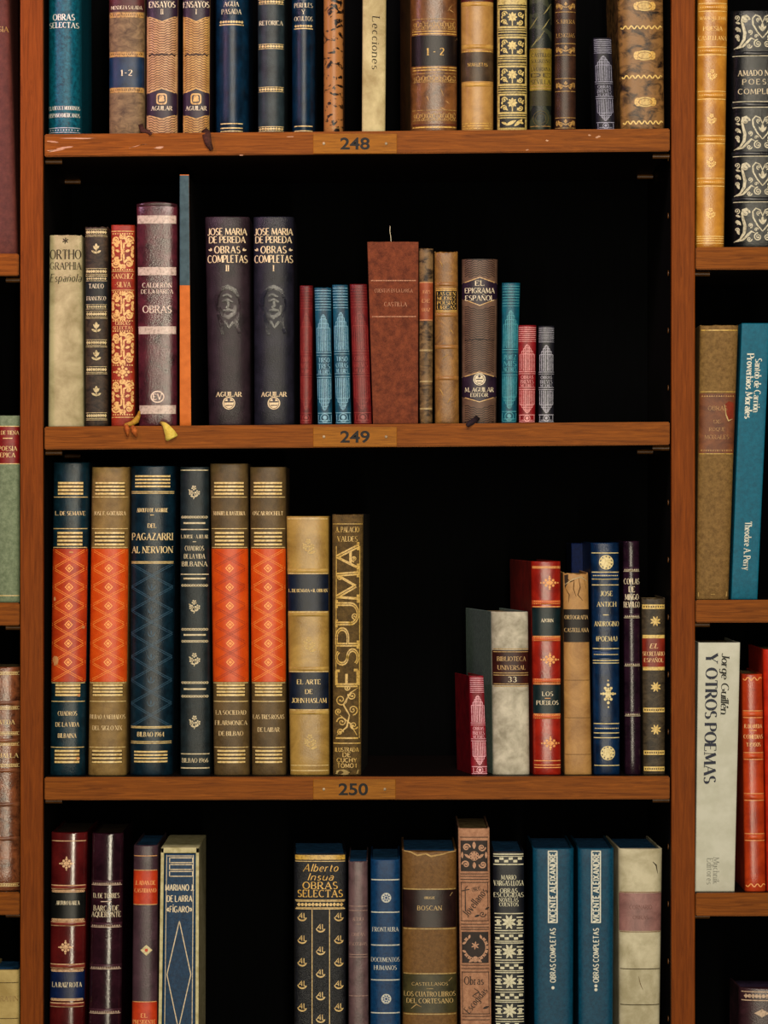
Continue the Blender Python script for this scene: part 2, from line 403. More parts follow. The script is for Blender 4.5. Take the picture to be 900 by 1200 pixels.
    def stroke(s, pts, ws, m=None, off=.5, g=None, closed=False):
        m = m or s.g; g = g or s.foil
        if not isinstance(ws, (list, tuple)): ws = [ws] * len(pts)
        if closed: pts = list(pts) + [pts[0]]; ws = list(ws) + [ws[0]]
        P = []; W = []
        for i in range(len(pts) - 1):
            a, b = pts[i], pts[i + 1]; L = sqrt((b[0] - a[0]) ** 2 + (b[1] - a[1]) ** 2); n = max(1, int(L / 3))
            for j in range(n):
                f = j / n; P.append((a[0] + (b[0] - a[0]) * f, a[1] + (b[1] - a[1]) * f)); W.append(ws[i] + (ws[i + 1] - ws[i]) * f)
        P.append(pts[-1]); W.append(ws[-1])
        l_, r_ = [], []
        for i in range(len(P)):
            a = P[max(0, i - 1)]; b = P[min(len(P) - 1, i + 1)]
            if closed and i in (0, len(P) - 1): a = P[-2]; b = P[1]
            dx, dy = b[0] - a[0], b[1] - a[1]; L = sqrt(dx * dx + dy * dy) or 1
            nx, ny = -dy / L * W[i] / 2, dx / L * W[i] / 2
            l_.append(s.pt(P[i][0] + nx, P[i][1] + ny, off)); r_.append(s.pt(P[i][0] - nx, P[i][1] - ny, off))
        g.grid([l_, r_], m)
    def blob(s, pts, m=None, off=.5, g=None):
        m = m or s.g; g = g or s.foil
        cx = sum(p[0] for p in pts) / len(pts); cy = sum(p[1] for p in pts) / len(pts)
        g.fan(s.pt(cx, cy, off), [s.pt(p[0], p[1], off) for p in pts], m)
    def disc(s, p, q, r, m=None, ry=None, off=.5, n=14, g=None):
        s.blob([(p + r * cos(2 * pi * i / n), q + (ry or r) * sin(2 * pi * i / n)) for i in range(n)], m, off, g)
    def ring(s, p, q, r, th=.8, m=None, ry=None, off=.5):
        s.stroke([(p + r * cos(2 * pi * i / 20), q + (ry or r) * sin(2 * pi * i / 20)) for i in range(20)], th, m, off, None, True)
    def text(s, t, q, h, wd=None, p=0, m=None, serif=True, thick=.19, thin=.08, rot=0, slant=0.0, gap=.29, off=.6, fit=.93):
        m = m or s.lm
        sts, W = text_strokes(t, serif, thick, thin, gap, slant)
        if rot == 0:
            mx = 2 * fit * s.hw(q) - 2 * abs(p)
            wd = min(wd or W * h, mx)
        elif wd is None: wd = W * h
        sx = wd / W
        for pts, ws in sts:
            P = []
            for x, y in pts:
                a = (x - W / 2) * sx; b = (y - .5) * h
                P.append((p + a, q - b) if rot == 0 else (p + b, q + a) if rot < 0 else (p - b, q - a) if rot == 90 else (p + a * cos(R(rot)) - b * sin(R(rot)), q - a * sin(R(rot)) - b * cos(R(rot))))
            sw = ((sx + h) / 2 if rot == 0 else min(h, sx * 1.2)) * (.86 if h < 6.2 and rot == 0 else 1)
            s.stroke(P, [x * sw for x in ws], m, off, s.let)
    def wave(s, q, amp, n, th=.9, m=None, f=.9):
        h = s.hw(q) * f
        s.stroke([(-h + 2 * h * i / (n * 6), q + amp * sin(2 * pi * i / 6)) for i in range(n * 6 + 1)], th, m)
    def beads(s, q, n, r=.8, m=None, f=.9):
        h = s.hw(q) * f
        for i in range(n): s.disc(-h + 2 * h * (i + .5) / n, q, r, m, n=8)
    def chain(s, q, n, r=1.6, m=None, f=.88, edge=True):
        """a tooled roll: lozenges and dots between two fine lines"""
        h = s.hw(q) * f
        for i in range(n):
            p = -h + 2 * h * (i + .5) / n; d = h / n
            if i % 2: s.disc(p, q, r * .75, m, n=8)
            else: s.blob([(p - d * 1.1, q), (p, q - r), (p + d * 1.1, q), (p, q + r)], m)
        if edge: s.rule(q - r - 1, .6, m, f=.92); s.rule(q + r + 1, .6, m, f=.92)
    def teeth(s, q, n, a=2.0, m=None, f=.9, up=1):
        h = s.hw(q) * f
        for i in range(n):
            p = -h + 2 * h * (i + .5) / n; d = h / n
            s.blob([(p - d * .9, q), (p + d * .9, q), (p, q - up * a)], m)
    def lozenge(s, p, q, rx, ry, m=None, off=.5): s.blob([(p - rx, q), (p, q - ry), (p + rx, q), (p, q + ry)], m, off)
    def leaf(s, p, q, L, a, wd, m=None):
        ax, ay = cos(R(a)), -sin(R(a)); pts = []
        for i in range(7): f = i / 6; ww = wd * sin(pi * f) ** .8; pts.append((p + ax * L * f - ay * ww, q + ay * L * f + ax * ww))
        for i in range(5, 0, -1): f = i / 6; ww = wd * sin(pi * f) ** .8; pts.append((p + ax * L * f + ay * ww, q + ay * L * f - ax * ww))
        s.blob(pts, m)
    def fleuron(s, p, q, rx, ry, m=None):
        s.lozenge(p, q, rx * .45, ry * .45, m)
        for dx, dy in ((1, 0), (-1, 0), (0, 1), (0, -1)):
            s.disc(p + dx * rx * .62, q + dy * ry * .62, min(rx, ry) * .2, m, n=8)
            s.disc(p + dx * rx * .92, q + dy * ry * .92, min(rx, ry) * .12, m, n=8)
            s.disc(p + (dx - dy) * rx * .38, q + (dy + dx) * ry * .38, min(rx, ry) * .2, m, n=8)
    def flower(s, p, q, r, m=None):
        for a in (95, 215, 330):
            cx, cy = p + r * .58 * cos(R(a)), q - r * .5 * sin(R(a)) - r * .2
            for b in range(5): s.disc(cx + r * .27 * cos(R(b * 72 + a)), cy + r * .27 * sin(R(b * 72 + a)), r * .14, m, n=7)
            s.disc(cx, cy, r * .1, m, n=6)
        s.stroke([(p + r * .05, q - r * .1), (p + r * .1, q + r * .5), (p - r * .12, q + r * 1.05)], r * .11, m)
        s.leaf(p, q + r * .7, r * .7, 25, r * .13, m); s.leaf(p, q + r * .75, r * .7, 160, r * .13, m); s.leaf(p - r * .5, q - r * .2, r * .5, 150, r * .1, m)
    def tulip(s, p, q, r, m=None):
        s.leaf(p, q + r * .2, r * 1.1, 90, r * .28, m); s.leaf(p, q + r * .3, r * .95, 55, r * .18, m); s.leaf(p, q + r * .3, r * .95, 125, r * .18, m)
        s.leaf(p, q + r * .9, r * 1.0, 30, r * .2, m); s.leaf(p, q + r * .9, r * 1.0, 150, r * .2, m); s.stroke([(p, q), (p, q + r)], r * .14, m)
    def rosette(s, p, q, r, n=8, m=None):
        for i in range(n): s.leaf(p, q, r, 360 * i / n, r * .22, m)
        s.ring(p, q, r * .95, r * .12, m)
    def star(s, p, q, r, n=8, m=None):
        for i in range(n): s.leaf(p, q, r, 360 * i / n + 22.5, r * .17, m)
    def spiral(s, p, q, r, a0, turns, th=1.2, m=None, hand=1, tail=None):
        pts = []; ws = []; n = int(14 * turns)
        for i in range(n + 1):
            f = i / n; a = R(a0) + hand * 2 * pi * turns * f; rr = r * (1 - .82 * f)
            pts.append((p + rr * cos(a), q + rr * sin(a))); ws.append(th * (1 - .5 * f))
        if tail: pts = list(tail) + pts; ws = [th * .8 + th * .4 * i / len(tail) for i in range(len(tail))] + ws
        s.stroke(pts, ws, m); s.disc(pts[-1][0], pts[-1][1], th * .8, m, n=7)
    def scrolls(s, q0, q1, m=None, th=1.3, f=.82):
        """symmetric leafy scrollwork filling a panel"""
        q = (q0 + q1) / 2; h = s.hw(q) * f; H = (q1 - q0) / 2
        for sx in (-1, 1):
            for sy in (-1, 1):
                s.spiral(sx * h * .58, q + sy * H * .66, min(h * .4, H * .3), 90 * sy + 90, 1.5, th, m, sx * sy, [(sx * h * .1, q + sy * H * .08), (sx * h * .12, q + sy * H * .45)])
                s.leaf(sx * h * .35, q + sy * H * .3, H * .32, 90 - sx * 60 if sy < 0 else -90 + sx * 60, th * 1.1, m)
                s.leaf(sx * h * .15, q + sy * H * .98, H * .3, (90 if sy > 0 else -90), th * .9, m)
                s.leaf(sx * h * .95, q + sy * H * .35, H * .35, (90 if sy > 0 else -90) + sx * sy * 15, th * .8, m)
        s.lozenge(0, q, h * .2, H * .16, m); s.disc(0, q - H * .8, th, m, n=8); s.disc(0, q + H * .8, th, m, n=8)
    def end(s):
        for g, nm in ((s.foil, 'gilt_pattern'), (s.let, 'lettering'), (s.marks, 'worn_specks')):
            for part in clusters(g): part.build(nm, s.root)
    g = GOLD; lm = CREAM

def ribbon_tail(b, pts, wd, m, name='ribbon_marker'):
    """a ribbon bookmark tail: pts are world (x px, y row, depth m), drawn as a thin strip with thickness, child of its book"""
    bm = bmesh.new(); L = []
    n = len(pts)
    for i, (x, q, y, wpx) in enumerate(pts):
        k = S * (D + y) / D
        c = Vector(((x - VX) * k, y, (VY - q) * k)) - b.org
        a = pts[max(0, i - 1)]; e = pts[min(n - 1, i + 1)]
        dx, dq = e[0] - a[0], e[1] - a[1]; l = sqrt(dx * dx + dq * dq) or 1
        nrm = Vector((dq / l, 0, dx / l)) * (wpx * k / 2)
        L.append((bm.verts.new(c - nrm), bm.verts.new(c + Vector((0, -.0008, 0))), bm.verts.new(c + nrm)))
    for i in range(n - 1):
        for j in (0, 1): bm.faces.new([L[i][j], L[i][j + 1], L[i + 1][j + 1], L[i + 1][j]])
    me = bpy.data.meshes.new(name); bm.to_mesh(me); bm.free(); me.materials.append(m)
    for p in me.polygons: p.use_smooth = True
    o = link(name, me, b.root); md = o.modifiers.new('thick', 'SOLIDIFY'); md.thickness = .0005
    return o

# ------------------------------------------------------------------ the place: floor, wall, bookcase, shelves
FLOOR_Z = -1.45; TOP_Z = (VY + 700) * S
f = box('floor', (-2.5, -2.6, FLOOR_Z - .05), (2.5, .6, FLOOR_Z), mat('wood_h', (70, 48, 34), (52, 34, 24), rough=.6), bevel=0); f['kind'] = 'structure'
wl = box('wall_back', (-2.5, .36, FLOOR_Z), (2.5, .42, 1.6), mat('paper', (60, 56, 52), rough=.9), bevel=0); wl['kind'] = 'structure'

case = thing('bookcase', 'tall brown wooden bookcase with three bays of shelves full of old books', 'bookcase', (0, .14, FLOOR_Z))
CO = case.location
CD = .285                                  # depth of the case
def X(px): return (px - VX) * S
for a, b in ((-739, -712), (23.6, 50.4), (786.8, 814.6), (1551, 1578)):
    up = box('upright_panel', (X(a) + .0006, .010, FLOOR_Z), (X(b) - .0006, CD, TOP_Z), SHADED_WOOD, case, .0006, CO)
    box('front_edging', (X(a), .0, FLOOR_Z), (X(b), .0095, TOP_Z), WOOD_V, up, .0011, CO)  # lighter front; the panel behind carries the painted shade
for a, b in ((-712, 23.6), (50.4, 786.8), (814.6, 1551)):
    box('back_panel', (X(a), CD - .012, FLOOR_Z + .06), (X(b), CD - .002, TOP_Z - .03), BACK_SHADE, case, 0, CO)
    box('plinth', (X(a), .02, FLOOR_Z), (X(b), .04, FLOOR_Z + .06), SHADED_WOOD, case, .001, CO)
    box('top_board', (X(a), .0, TOP_Z - .025), (X(b), CD, TOP_Z), WOOD_H, case, .001, CO)

def cyl_x(g, x0, x1, y, z, r, m, n=12):
    rows = []
    for x in (x0, x1): rows.append([(x, y + r * cos(2 * pi * i / n), z + r * sin(2 * pi * i / n)) for i in range(n + 1)])
    g.grid(rows, m); g.poly(rows[0][:-1], m); g.poly(rows[1][:-1], m)
def peg(xpx, side, zt, y):
    """a brown shelf peg under a shelf end, fixed in the upright"""
    g = Geo(); r = .0022
    x0 = X(xpx) - CO.x; x1 = x0 + side * .0150
    cyl_x(g, min(x0, x1), max(x0, x1), y - CO.y, zt - r - .0002 - CO.z, r, BRASS)
    g.build('shelf_peg', case, True, True)

SHELF_Y0, SHELF_Y1 = .0012, .262
def shelf(sh, x0, x1, label, number=None, chips=(), mwood=None):
    t = SHELF[sh][2] * S
    Xa, Xb = X(x0), X(x1); za, zb = shelf_z(sh, Xa), shelf_z(sh, Xb)
    root = thing('shelf_board', label, 'shelf', ((Xa + Xb) / 2, SHELF_Y0, (za + zb) / 2 - t), 'shelves of the bookcase')
    o = root.location
    def slab(name, y0, y1, m, bev, dz=0.0):
        bm = bmesh.new(); vs_ = []
        for Xx, z in ((Xa, za), (Xb, zb)):
            for y in (y0, y1):
                for d in (0, -t + dz): vs_.append(bm.verts.new((Xx - o.x, y - o.y, z + d - o.z)))
        for q in ((0, 1, 3, 2), (4, 6, 7, 5), (0, 4, 5, 1), (2, 3, 7, 6), (0, 2, 6, 4), (1, 5, 7, 3)): bm.faces.new([vs_[i] for i in q])
        bmesh.ops.recalc_face_normals(bm, faces=bm.faces[:])
        bmesh.ops.bevel(bm, geom=bm.edges[:], offset=bev, segments=2, affect='EDGES')
        me = bpy.data.meshes.new(name); bm.to_mesh(me); bm.free(); me.materials.append(m)
        return link(name, me, root)
    slab('board', SHELF_Y0 + .0072, SHELF_Y1, SHADED_SHELF, .0004)
    ed = slab('front_edging', SHELF_Y0, SHELF_Y0 + .0070, mwood or WOOD_H, .0009)  # own part, so only the board behind takes the painted shade
    def fp(px, q): return (X(px) - o.x, SHELF_Y0 - .00008 - o.y, (VY - q) * S - o.z)
    CH = mat('paper', (205, 168, 140), (170, 125, 98), rough=.7)
    for px, q, rx, ry, tilt in chips:
        g = Geo(); pts = []
        for i in range(14):
            a = 2 * pi * i / 14; k = rnd.uniform(.55, 1.1)
            pts.append(fp(px + rx * k * cos(a), q + ry * k * sin(a) - tilt * cos(a) * rx))
        g.fan(fp(px, q), pts, CH); g.build('chipped_mark', ed)
    if number:
        n, px0, px1, q0, q1, xt = number
        pl = box('number_plate', (X(px0), SHELF_Y0 - .0014, (VY - q1) * S), (X(px1), SHELF_Y0 + .0002, (VY - q0) * S), WOOD_PLATE, root, .0004, o)
        cu = bpy.data.curves.new('n', 'FONT'); cu.body = n; cu.size = 1; cu.align_x = 'CENTER'; cu.extrude = .012; cu.offset = .022
        to = bpy.data.objects.new('n', cu); me = bpy.data.meshes.new_from_object(to); bpy.data.objects.remove(to)
        zs = [v.co.y for v in me.vertices]; xs = [v.co.x for v in me.vertices]
        hh = 14.2 * S; ww = 34.5 * S; kz = hh / (max(zs) - min(zs)); kx = ww / (max(xs) - min(xs)); mz = (max(zs) + min(zs)) / 2; mx = (max(xs) + min(xs)) / 2
        c = (X(xt) - o.x, SHELF_Y0 - .0015 - o.y, (VY - (q0 + q1) / 2) * S - o.z)
        for v in me.vertices: v.co = Vector((c[0] + (v.co.x - mx) * kx, c[1] - v.co.z * .008, c[2] + (v.co.y - mz) * kz))
        me.materials.clear(); me.materials.append(BLACK_INK); me.name = 'number'
        link('number', me, pl)
        for sx in (px0 + 12.5, px1 - 12.5):
            g = Geo(); cx, cz = X(sx) - o.x, (VY - (q0 + q1) / 2) * S - o.z; y = SHELF_Y0 - .0014 - o.y
            for r0, yy, r1, y2 in ((.0014, 0, .0012, -.0004), (.0012, -.0004, .0007, -.0008), (.0007, -.0008, .00001, -.0009)):
                g.grid([[(cx + r * cos(2 * pi * i / 12), y + d, cz + r * sin(2 * pi * i / 12)) for i in range(13)] for r, d in ((r0, yy), (r1, y2))], STEEL)
            g.build('screw', pl)
    return root
shelf('248', 52, 785, 'brown shelf carrying the number plate 248, its left end scratched', ('248', 367, 465, 156.6, 180.0, 416),
      [(70, 174.5, 16, 2.0, .18), (62, 166, 8, 1.0, -.1), (186, 172.6, 7, 1.6, .1), (92, 162, 22, .9, 0), (160, 171, 12, .6, .2), (701, 160, 3.4, 1.7, .25), (691, 158.4, 2.4, 1.2, 0), (641, 164.5, 2.4, 1, 0), (618, 175.5, 2, .9, 0), (283, 181.5, 3, .8, 0), (340, 160, 5, .5, 0)])
shelf('249', 52, 785, 'brown shelf carrying the number plate 249, a yellow ribbon end over its edge', ('249', 367, 465, 500.2, 523.6, 416))
shelf('250', 52, 785, 'brown shelf carrying the number plate 250, half of it bare', ('250', 367, 463.5, 913.2, 936.6, 414))
shelf('251', 52, 785, 'brown shelf under the lowest row of the middle bay')
for sh, x0, x1, lb in (('LA', -710, 21.5, 'brown shelf of the left bay under a big reddish brown book'), ('LB', -710, 22.6, 'brown shelf of the left bay under the green cloth book'),
                       ('LC', -710, 22.6, 'brown shelf of the left bay under the marbled brown book'), ('LD', -710, 22.6, 'brown shelf of the left bay under the cream book'),
                       ('RA', 815.6, 1549, 'brown shelf of the right bay under the yellow leather book'), ('RB', 815.6, 1549, 'brown shelf of the right bay under the tan and teal books'),
                       ('RC', 815.6, 1549, 'brown shelf of the right bay under the white book'), ('RD', 815.6, 1549, 'brown shelf of the right bay under the dark purple book')):
    shelf(sh, x0, x1, lb)
for sh in ('248', '249', '250', '251'):
    for y in (.022, .205):
        for px, sd in ((786.6, -1), (50.6, 1)):
            peg(px, sd, shelf_z(sh, X(px) + sd * .012) - SHELF[sh][2] * S - .0001, y)
for sh in ('LA', 'LB', 'LC', 'LD'):
    for y in (.022, .205): peg(23.4, -1, shelf_z(sh, X(23)) - SHELF[sh][2] * S - .0001, y)
for sh in ('RA', 'RB', 'RC', 'RD'):
    for y in (.022, .205): peg(814.8, 1, shelf_z(sh, X(815)) - SHELF[sh][2] * S - .0001, y)
# the row of bored peg holes with brass sleeves along the inner side of the right upright
for q in [253 + 67.2 * i for i in range(-2, 15)]:
    if any(abs(q + 4 - (s_[0] + s_[1]) / 2) < 34 for s_ in (SHELF['248'], SHELF['249'], SHELF['250'])): continue
    g = Geo(); x = X(786.6) - CO.x; y = .029 - CO.y; z = (VY - q) * S * (D + .029) / D - CO.z
    rows = [[(x - d, y + r * cos(2 * pi * i / 12), z + r * sin(2 * pi * i / 12)) for i in range(13)] for r, d in ((.0026, 0), (.0026, .0007), (.0016, .0007), (.0014, .0))]
    g.grid(rows, BRASS); g.build('peg_sleeve', case)

# ------------------------------------------------------------------ pattern helpers for whole spines
def crisol(b, metal, lm=None, panels=True, text=('OBRAS', 'BREVES')):
    y0, y1 = b.yt, b.yb; H = y1 - y0; q = lambda f: y0 + H * f
    b.g = metal; th = .75
    for f in (.025, .045, .065, .085, .105, .125, .145): b.rule(q(f), .8 if panels else .5, metal)
    b.rule(q(.165), .7, metal); b.rule(q(.475), .9, metal); b.rule(q(.495), .6, metal); b.rule(q(.635), .6, metal); b.rule(q(.655), .9, metal); b.rule(q(.915), .9, metal); b.rule(q(.985), .8, metal)
    h = b.hw(q(.5)) * .86
    for a, z, up in ((.20, .465, 1), (.665, .895, -1)):
        for i, fr in enumerate((.95, .72, .5, .3, .12)):
            rise = [.36, .24, .12, .04, 0][i] if True else 0
            top = q(a) + (q(z) - q(a)) * rise; bot = q(z)
            if up < 0: top = q(z) - (q(z) - q(a)) * rise; bot = q(a)
            w_ = h * fr; r = w_ * .45 if i > 1 else h * .1
            pts = [(-w_, bot), (-w_, top + up * r)] + [(-w_ + r - r * cos(R(x)), top + up * r - up * r * sin(R(x))) for x in (30, 60, 90)] + [(w_ - r + r * sin(R(x)), top + up * r - up * r * cos(R(x))) for x in (0, 30, 60)] + [(w_, top + up * r), (w_, bot)]
            b.stroke(pts, th if panels else .55, metal)
    b.text(text[0], q(.53), H * .032, h * 1.6, m=lm or metal, serif=False, thick=.2, thin=.14)
    b.text(text[1], q(.575), H * .036, h * 1.7, m=lm or metal); b.text('MEJORES', q(.615), H * .03, h * 1.7, m=lm or metal)
    r = min(h * .62, H * .03); b.ring(0, q(.95), r, .8, metal); b.disc(0, q(.95) - r * .1, r * .5, metal); b.fill(q(.965), q(.972), metal, -h * .8, h * .8)
    for sx in (-1, 1): b.stroke([(sx * h * .95, q(.925)), (sx * h * .95, q(.98))], .7, metal)
def weave(b, q0, q1, seam, gold, dark, pitch=2.9):
    """gilt basket weave: fine dark chevrons on a gilt ground, mirrored at the seam"""
    n0 = int((q1 - q0) / pitch)
    for i in range(n0 + 3):
        q = q0 + i * pitch; h = b.hw(q) * .97
        v = 5.6 if q < seam else -5.6
        pts = []
        for j in range(13):
            t = -1 + j / 6
            y = q + v * (1 - abs(t)) + (.7 if j % 2 else -.7)
            if y < q0 - 3 or y > q1 + 3: continue
            if (q < seam) != (y < seam): y = seam
            pts.append((t * h, y))
        if len(pts) > 1: b.stroke(pts, .95, dark, .34)
def vlabel(b, top, bot, dv0, dv1, m, name='title_label'):
    """label whose upper edge dips by dv0 at the centre and whose lower edge dips by dv1"""
    g = Geo(); g.grid(b.strip_rows(top, bot, .46, q0b=top + dv0, q1b=bot + dv1, step=3), m); g.build(name, b.root)
    for q, d in ((top, dv0), (bot, dv1)):
        h = b.hw(q) * .98
        b.stroke([(-h, q), (-h * .5, q + d * .5), (0, q + d), (h * .5, q + d * .5), (h, q)], 1.1, b.g, .6)
def lattice(b, q0, q1, m, n, th=.7, dm=None, f=.94, loz=True):
    H = (q1 - q0) / n
    for i in range(n + 1):
        qa = q0 + H * i; h = b.hw(qa) * f
        for sx in (-1, 1):
            for o in (-1.1, 1.1): b.stroke([(sx * h * t, qa + o + H * .5 * t) for t in (-1, -.5, 0, .5, 1)], th, m)
    for i in range(n if loz else 0):
        q = q0 + H * (i + .5)
        b.stroke([(-4.4, q), (0, q - 4.4), (4.4, q), (0, q + 4.4)], 1.3, dm or m, .5, None, True); b.lozenge(0, q, 2.2, 2.2, dm or m)
def ridges(b, q0, q1, n, m=None):
    b.rules(q0, q1, n, 1.7, m or b.g, .8)
def xo(b, q, n=5, r=2.0, m=None):
    b.chain(q, n * 2 + 1, r, m, .86)
# ------------------------------------------------------------------ shelf 248 (the top row)
L = mat
def dkgold(c): return mat('foil', c, tuple(int(x * .7) for x in c), rough=.42)
b = Book('248', 'leather_book', 'teal spine with silver lettering standing alone at the left end of shelf 248', (55.5, 93.5, -78), (55, 94.2), L('cloth', (20, 108, 126), (9, 58, 74), .34, 1, .3), 1.0, 2.2)
b.lm = WHITE; b.g = SILVER
b.text('OBRAS', 20, 7, 25); b.text('SELECTAS', 29.3, 6.2, 34); b.text('CLASICOS Y MODERNOS', 126.5, 4.6, 36); b.text('HISPANOAMERICANOS', 135, 4.6, 36)
b.rule(149.8, .8); b.beads(152.4, 11, .9); b.rule(155, .8); b.end()

b = Book('248', 'leather_book', 'brown grey marbled book with a navy label reading 1-2', (127, 169, -92), (127.3, 169.2), L('speckle', (142, 120, 88), (82, 64, 48), .6, .7, .3, lo=.3, hi=.7), .55, 2.6)
b.panel(-60, 13.5, L('leather', (88, 36, 36), (60, 24, 26), .45)); b.panel(67, 103, L('leather', (26, 58, 88), (16, 36, 58), .4))
for q in (17.5, 63.6, 105.5): b.fill(q - 3, q + 3, GOLD_DIM); b.beads(q, 15, .7, L('leather', (70, 50, 30)), .9)
b.text('MENDEZA SALADA', 8.8, 4, 36); b.text('1-2', 85.2, 6.6, 13); b.text('OBRAS', -20, 7, 25); b.end()

PURP = L('leather', (52, 34, 54), (36, 22, 40), .4); WD = L('leather', (92, 62, 44), (70, 44, 34), .6)
TAG = mat('foil', (205, 172, 122), (150, 112, 74), rough=.36); TAG2 = mat('foil', (208, 170, 104), (150, 110, 60), rough=.36)
for (xa, xb_, xc_, xd, num, lb, tg) in ((171.5, 208.8, 171, 207.6, 'II', 'woven gilt spine with purple bands, volume two on shelf 248', TAG), (214, 246.2, 214, 245.2, 'I', 'woven gilt spine with purple bands, volume one on shelf 248', TAG2)):
    b = Book('248', 'leather_book', lb, (xa, xb_, -70), (xc_, xd), L('leather', tg is TAG and (196, 160, 118) or (200, 162, 100), tg is TAG and (170, 130, 94) or (172, 130, 74), .4, 1, .1), .5, 2.5, board=PURP)
    b.g = tg; b.lm = CREAM
    weave(b, 20, 108, 64, tg, WD); weave(b, 136, 156, 200, tg, WD)
    b.stroke([(-b.hw(64) * .97 * (1 - i / 6), 64 + (.8 if i % 2 else -.8)) for i in range(13)], 1.6, L('leather', (58, 36, 26)), .4)
    vlabel(b, -48, 18.5, 0, 7, PURP); vlabel(b, 109.5, 134.5, -6, 5, PURP)
    b.text('ENSAYOS', 5.2, 6.8, 30, thick=.2); b.text(num, 13.6, 5.6); b.text('OBRAS', -9, 7, 26)
    b.blob([(6.4 * (abs(cos(a)) ** .5) * (1 if cos(a) > 0 else -1), 116 + 6.6 * (abs(sin(a)) ** .5) * (1 if sin(a) > 0 else -1)) for a in [2 * pi * i / 20 for i in range(20)]], tg, .6)
    b.blob([(4.7 * (abs(cos(a)) ** .5) * (1 if cos(a) > 0 else -1), 116 + 4.9 * (abs(sin(a)) ** .5) * (1 if sin(a) > 0 else -1)) for a in [2 * pi * i / 20 for i in range(20)]], PURP, .66)
    b.disc(0, 114.5, 3.1, tg, off=.75); b.fill(116.5, 119.3, tg, -3.4, 3.4, .75)
    b.text('AGUILAR', 126.8, 4.8, 24, thick=.22); b.end()
    ribbon_tail(b, [(xc_ - 6, 146, .012, 5), (xc_ - 4, 153, .006, 6), (xc_ + 4, 155, .001, 4), (xc_ + 6, 158, -.001, 3)] if num == 'II' else [(xd - 6, 152, .012, 6), (xd - 4, 155, .006, 9), (xd - 3, 158, -.001, 10), (xd - 1, 168, -.0012, 8), (xd + 3, 176, -.001, 4)], 4, L('cloth', (92, 58, 46), (58, 34, 30), .8))

NAVY = L('leather', (24, 66, 104), (12, 34, 58), .33, 1, .35)
b = Book('248', 'leather_book', 'navy book with gilt rules beside the volume-one woven spine on shelf 248', (251, 291, -60), (251.5, 291), L('leather', (17, 54, 80), (8, 28, 44), .28, 1, .35), 1.1, 2.0)
b.text('AGUA', 4.6, 5.2, 17); b.text('PASADA', 13.4, 5.4, 22.5); b.rule(28.8, 1.2, f=.72); b.chain(25.5, 9, 1.9, f=.7, edge=False); b.rule(144.8, 1.2, f=.66); b.rule(150, 1.4, f=.66); b.rule(153.6, 1.2, f=.66); b.end()
b = Book('248', 'leather_book', 'charcoal green book with four bands of gilt chain tooling', (301.5, 333.5, -64), (302, 333.2), L('leather', (50, 64, 70), (30, 40, 46), .4, 1, .4), .8, 2.3)
b.text('RETORICA', 26.8, 5, 27, thick=.22)
for q in (2, 54.3, 104.6, 151): b.chain(q, 9, 2.0, GOLD, .92, False); b.rule(q - 2.6, .7); b.rule(q + 2.6, .7)
b.end()
b = Book('248', 'leather_book', 'narrow navy book with gilt rules between the charcoal green and speckled tan spines', (341.5, 369.5, -58), (342, 369), L('leather', (17, 54, 80), (8, 28, 44), .28, 1, .35), 1.1, 2.0)
b.text('PERFILES', 6, 5, 21); b.text('Y', 14, 4.6); b.text('OCULTOS', 21.8, 5, 21); b.rule(33.4, 1.3, f=.8); b.chain(30.3, 7, 1.8, f=.76, edge=False); b.rule(147.8, 1.2, f=.8); b.rule(153.4, 1.2, f=.8); b.end()
b = Book('248', 'leather_book', 'slim tan spine blotched with black on shelf 248', (379, 402.5, -50), (379.2, 402), L('speckle', (166, 116, 68), (24, 18, 18), .35, .6, .15, lo=.42, hi=.46), .9, 2.2)
b.g = GOLD_DIM; b.rule(150, .6); b.end()
b = Book('248', 'vellum_book', 'pale vellum spine with handwritten title standing among dark books on shelf 248', (425, 453, -45), (424, 451.5), L('vellum', (204, 192, 150), (164, 148, 108), .6), .35, 3.0)
b.text('Lecciones', 50, 8.5, 61, p=2.0, m=INK, rot=-90, slant=.1, thick=.14, thin=.06); b.end()
b = Book('248', 'leather_book', 'thick glossy brown book with a black label reading 1-2', (482.5, 537.5, -80), (483, 537), L('calf', (134, 90, 50), (78, 48, 28), .3, 1, .25), .6, 2.4, yaw=-.085)
b.g = GOLD_DIM
b.panel(41.5, 77, L('leather', (34, 24, 22), (22, 15, 15), .4)); b.lm = GOLD_RICH
for q in (36.5, 39.6, 79, 82): b.rule(q, 1.0, GOLD_RICH)
for q, a in ((28, 6), (91, 5), (135, 6)):
    b.wave(q, a * .5, 8, .9, GOLD_DIM); b.wave(q + 1.5, -a * .5, 8, .9, GOLD_DIM); b.rule(q - a, .7); b.rule(q + a, .7); b.beads(q + a - 1.4, 20, .7)
b.text('1 - 2', 60.4, 8, 20, m=GOLD_RICH); b.rule(146, 1.2, L('leather', (100, 36, 26))); b.rule(149, 1.4, GOLD_RICH)
for p, q, dx, dy in ((6, 104, 4, 9), (-10, 112, 2, 6), (12, 118, 5, 4), (20, 6, -5, 7), (16, 11, 6, 3), (5, 126, 8, 3), (24, 47, 5, -5)):
    b.stroke([(p, q), (p + dx * .5, q + dy * .4), (p + dx, q + dy)], [.4, 1.1, .3], L('paper', (190, 150, 100)), .5, b.marks)
b.end()
b = Book('248', 'leather_book', 'golden tan leather book with a small brown label and two raised bands', (540, 578.8, -70), (541, 578.6), L('calf', (186, 146, 84), (150, 110, 58), .4, .8, .2), .75, 2.3, bands=(4.5, 54.5, 99), band_m=L('leather', (204, 166, 92), (170, 128, 66), .35))
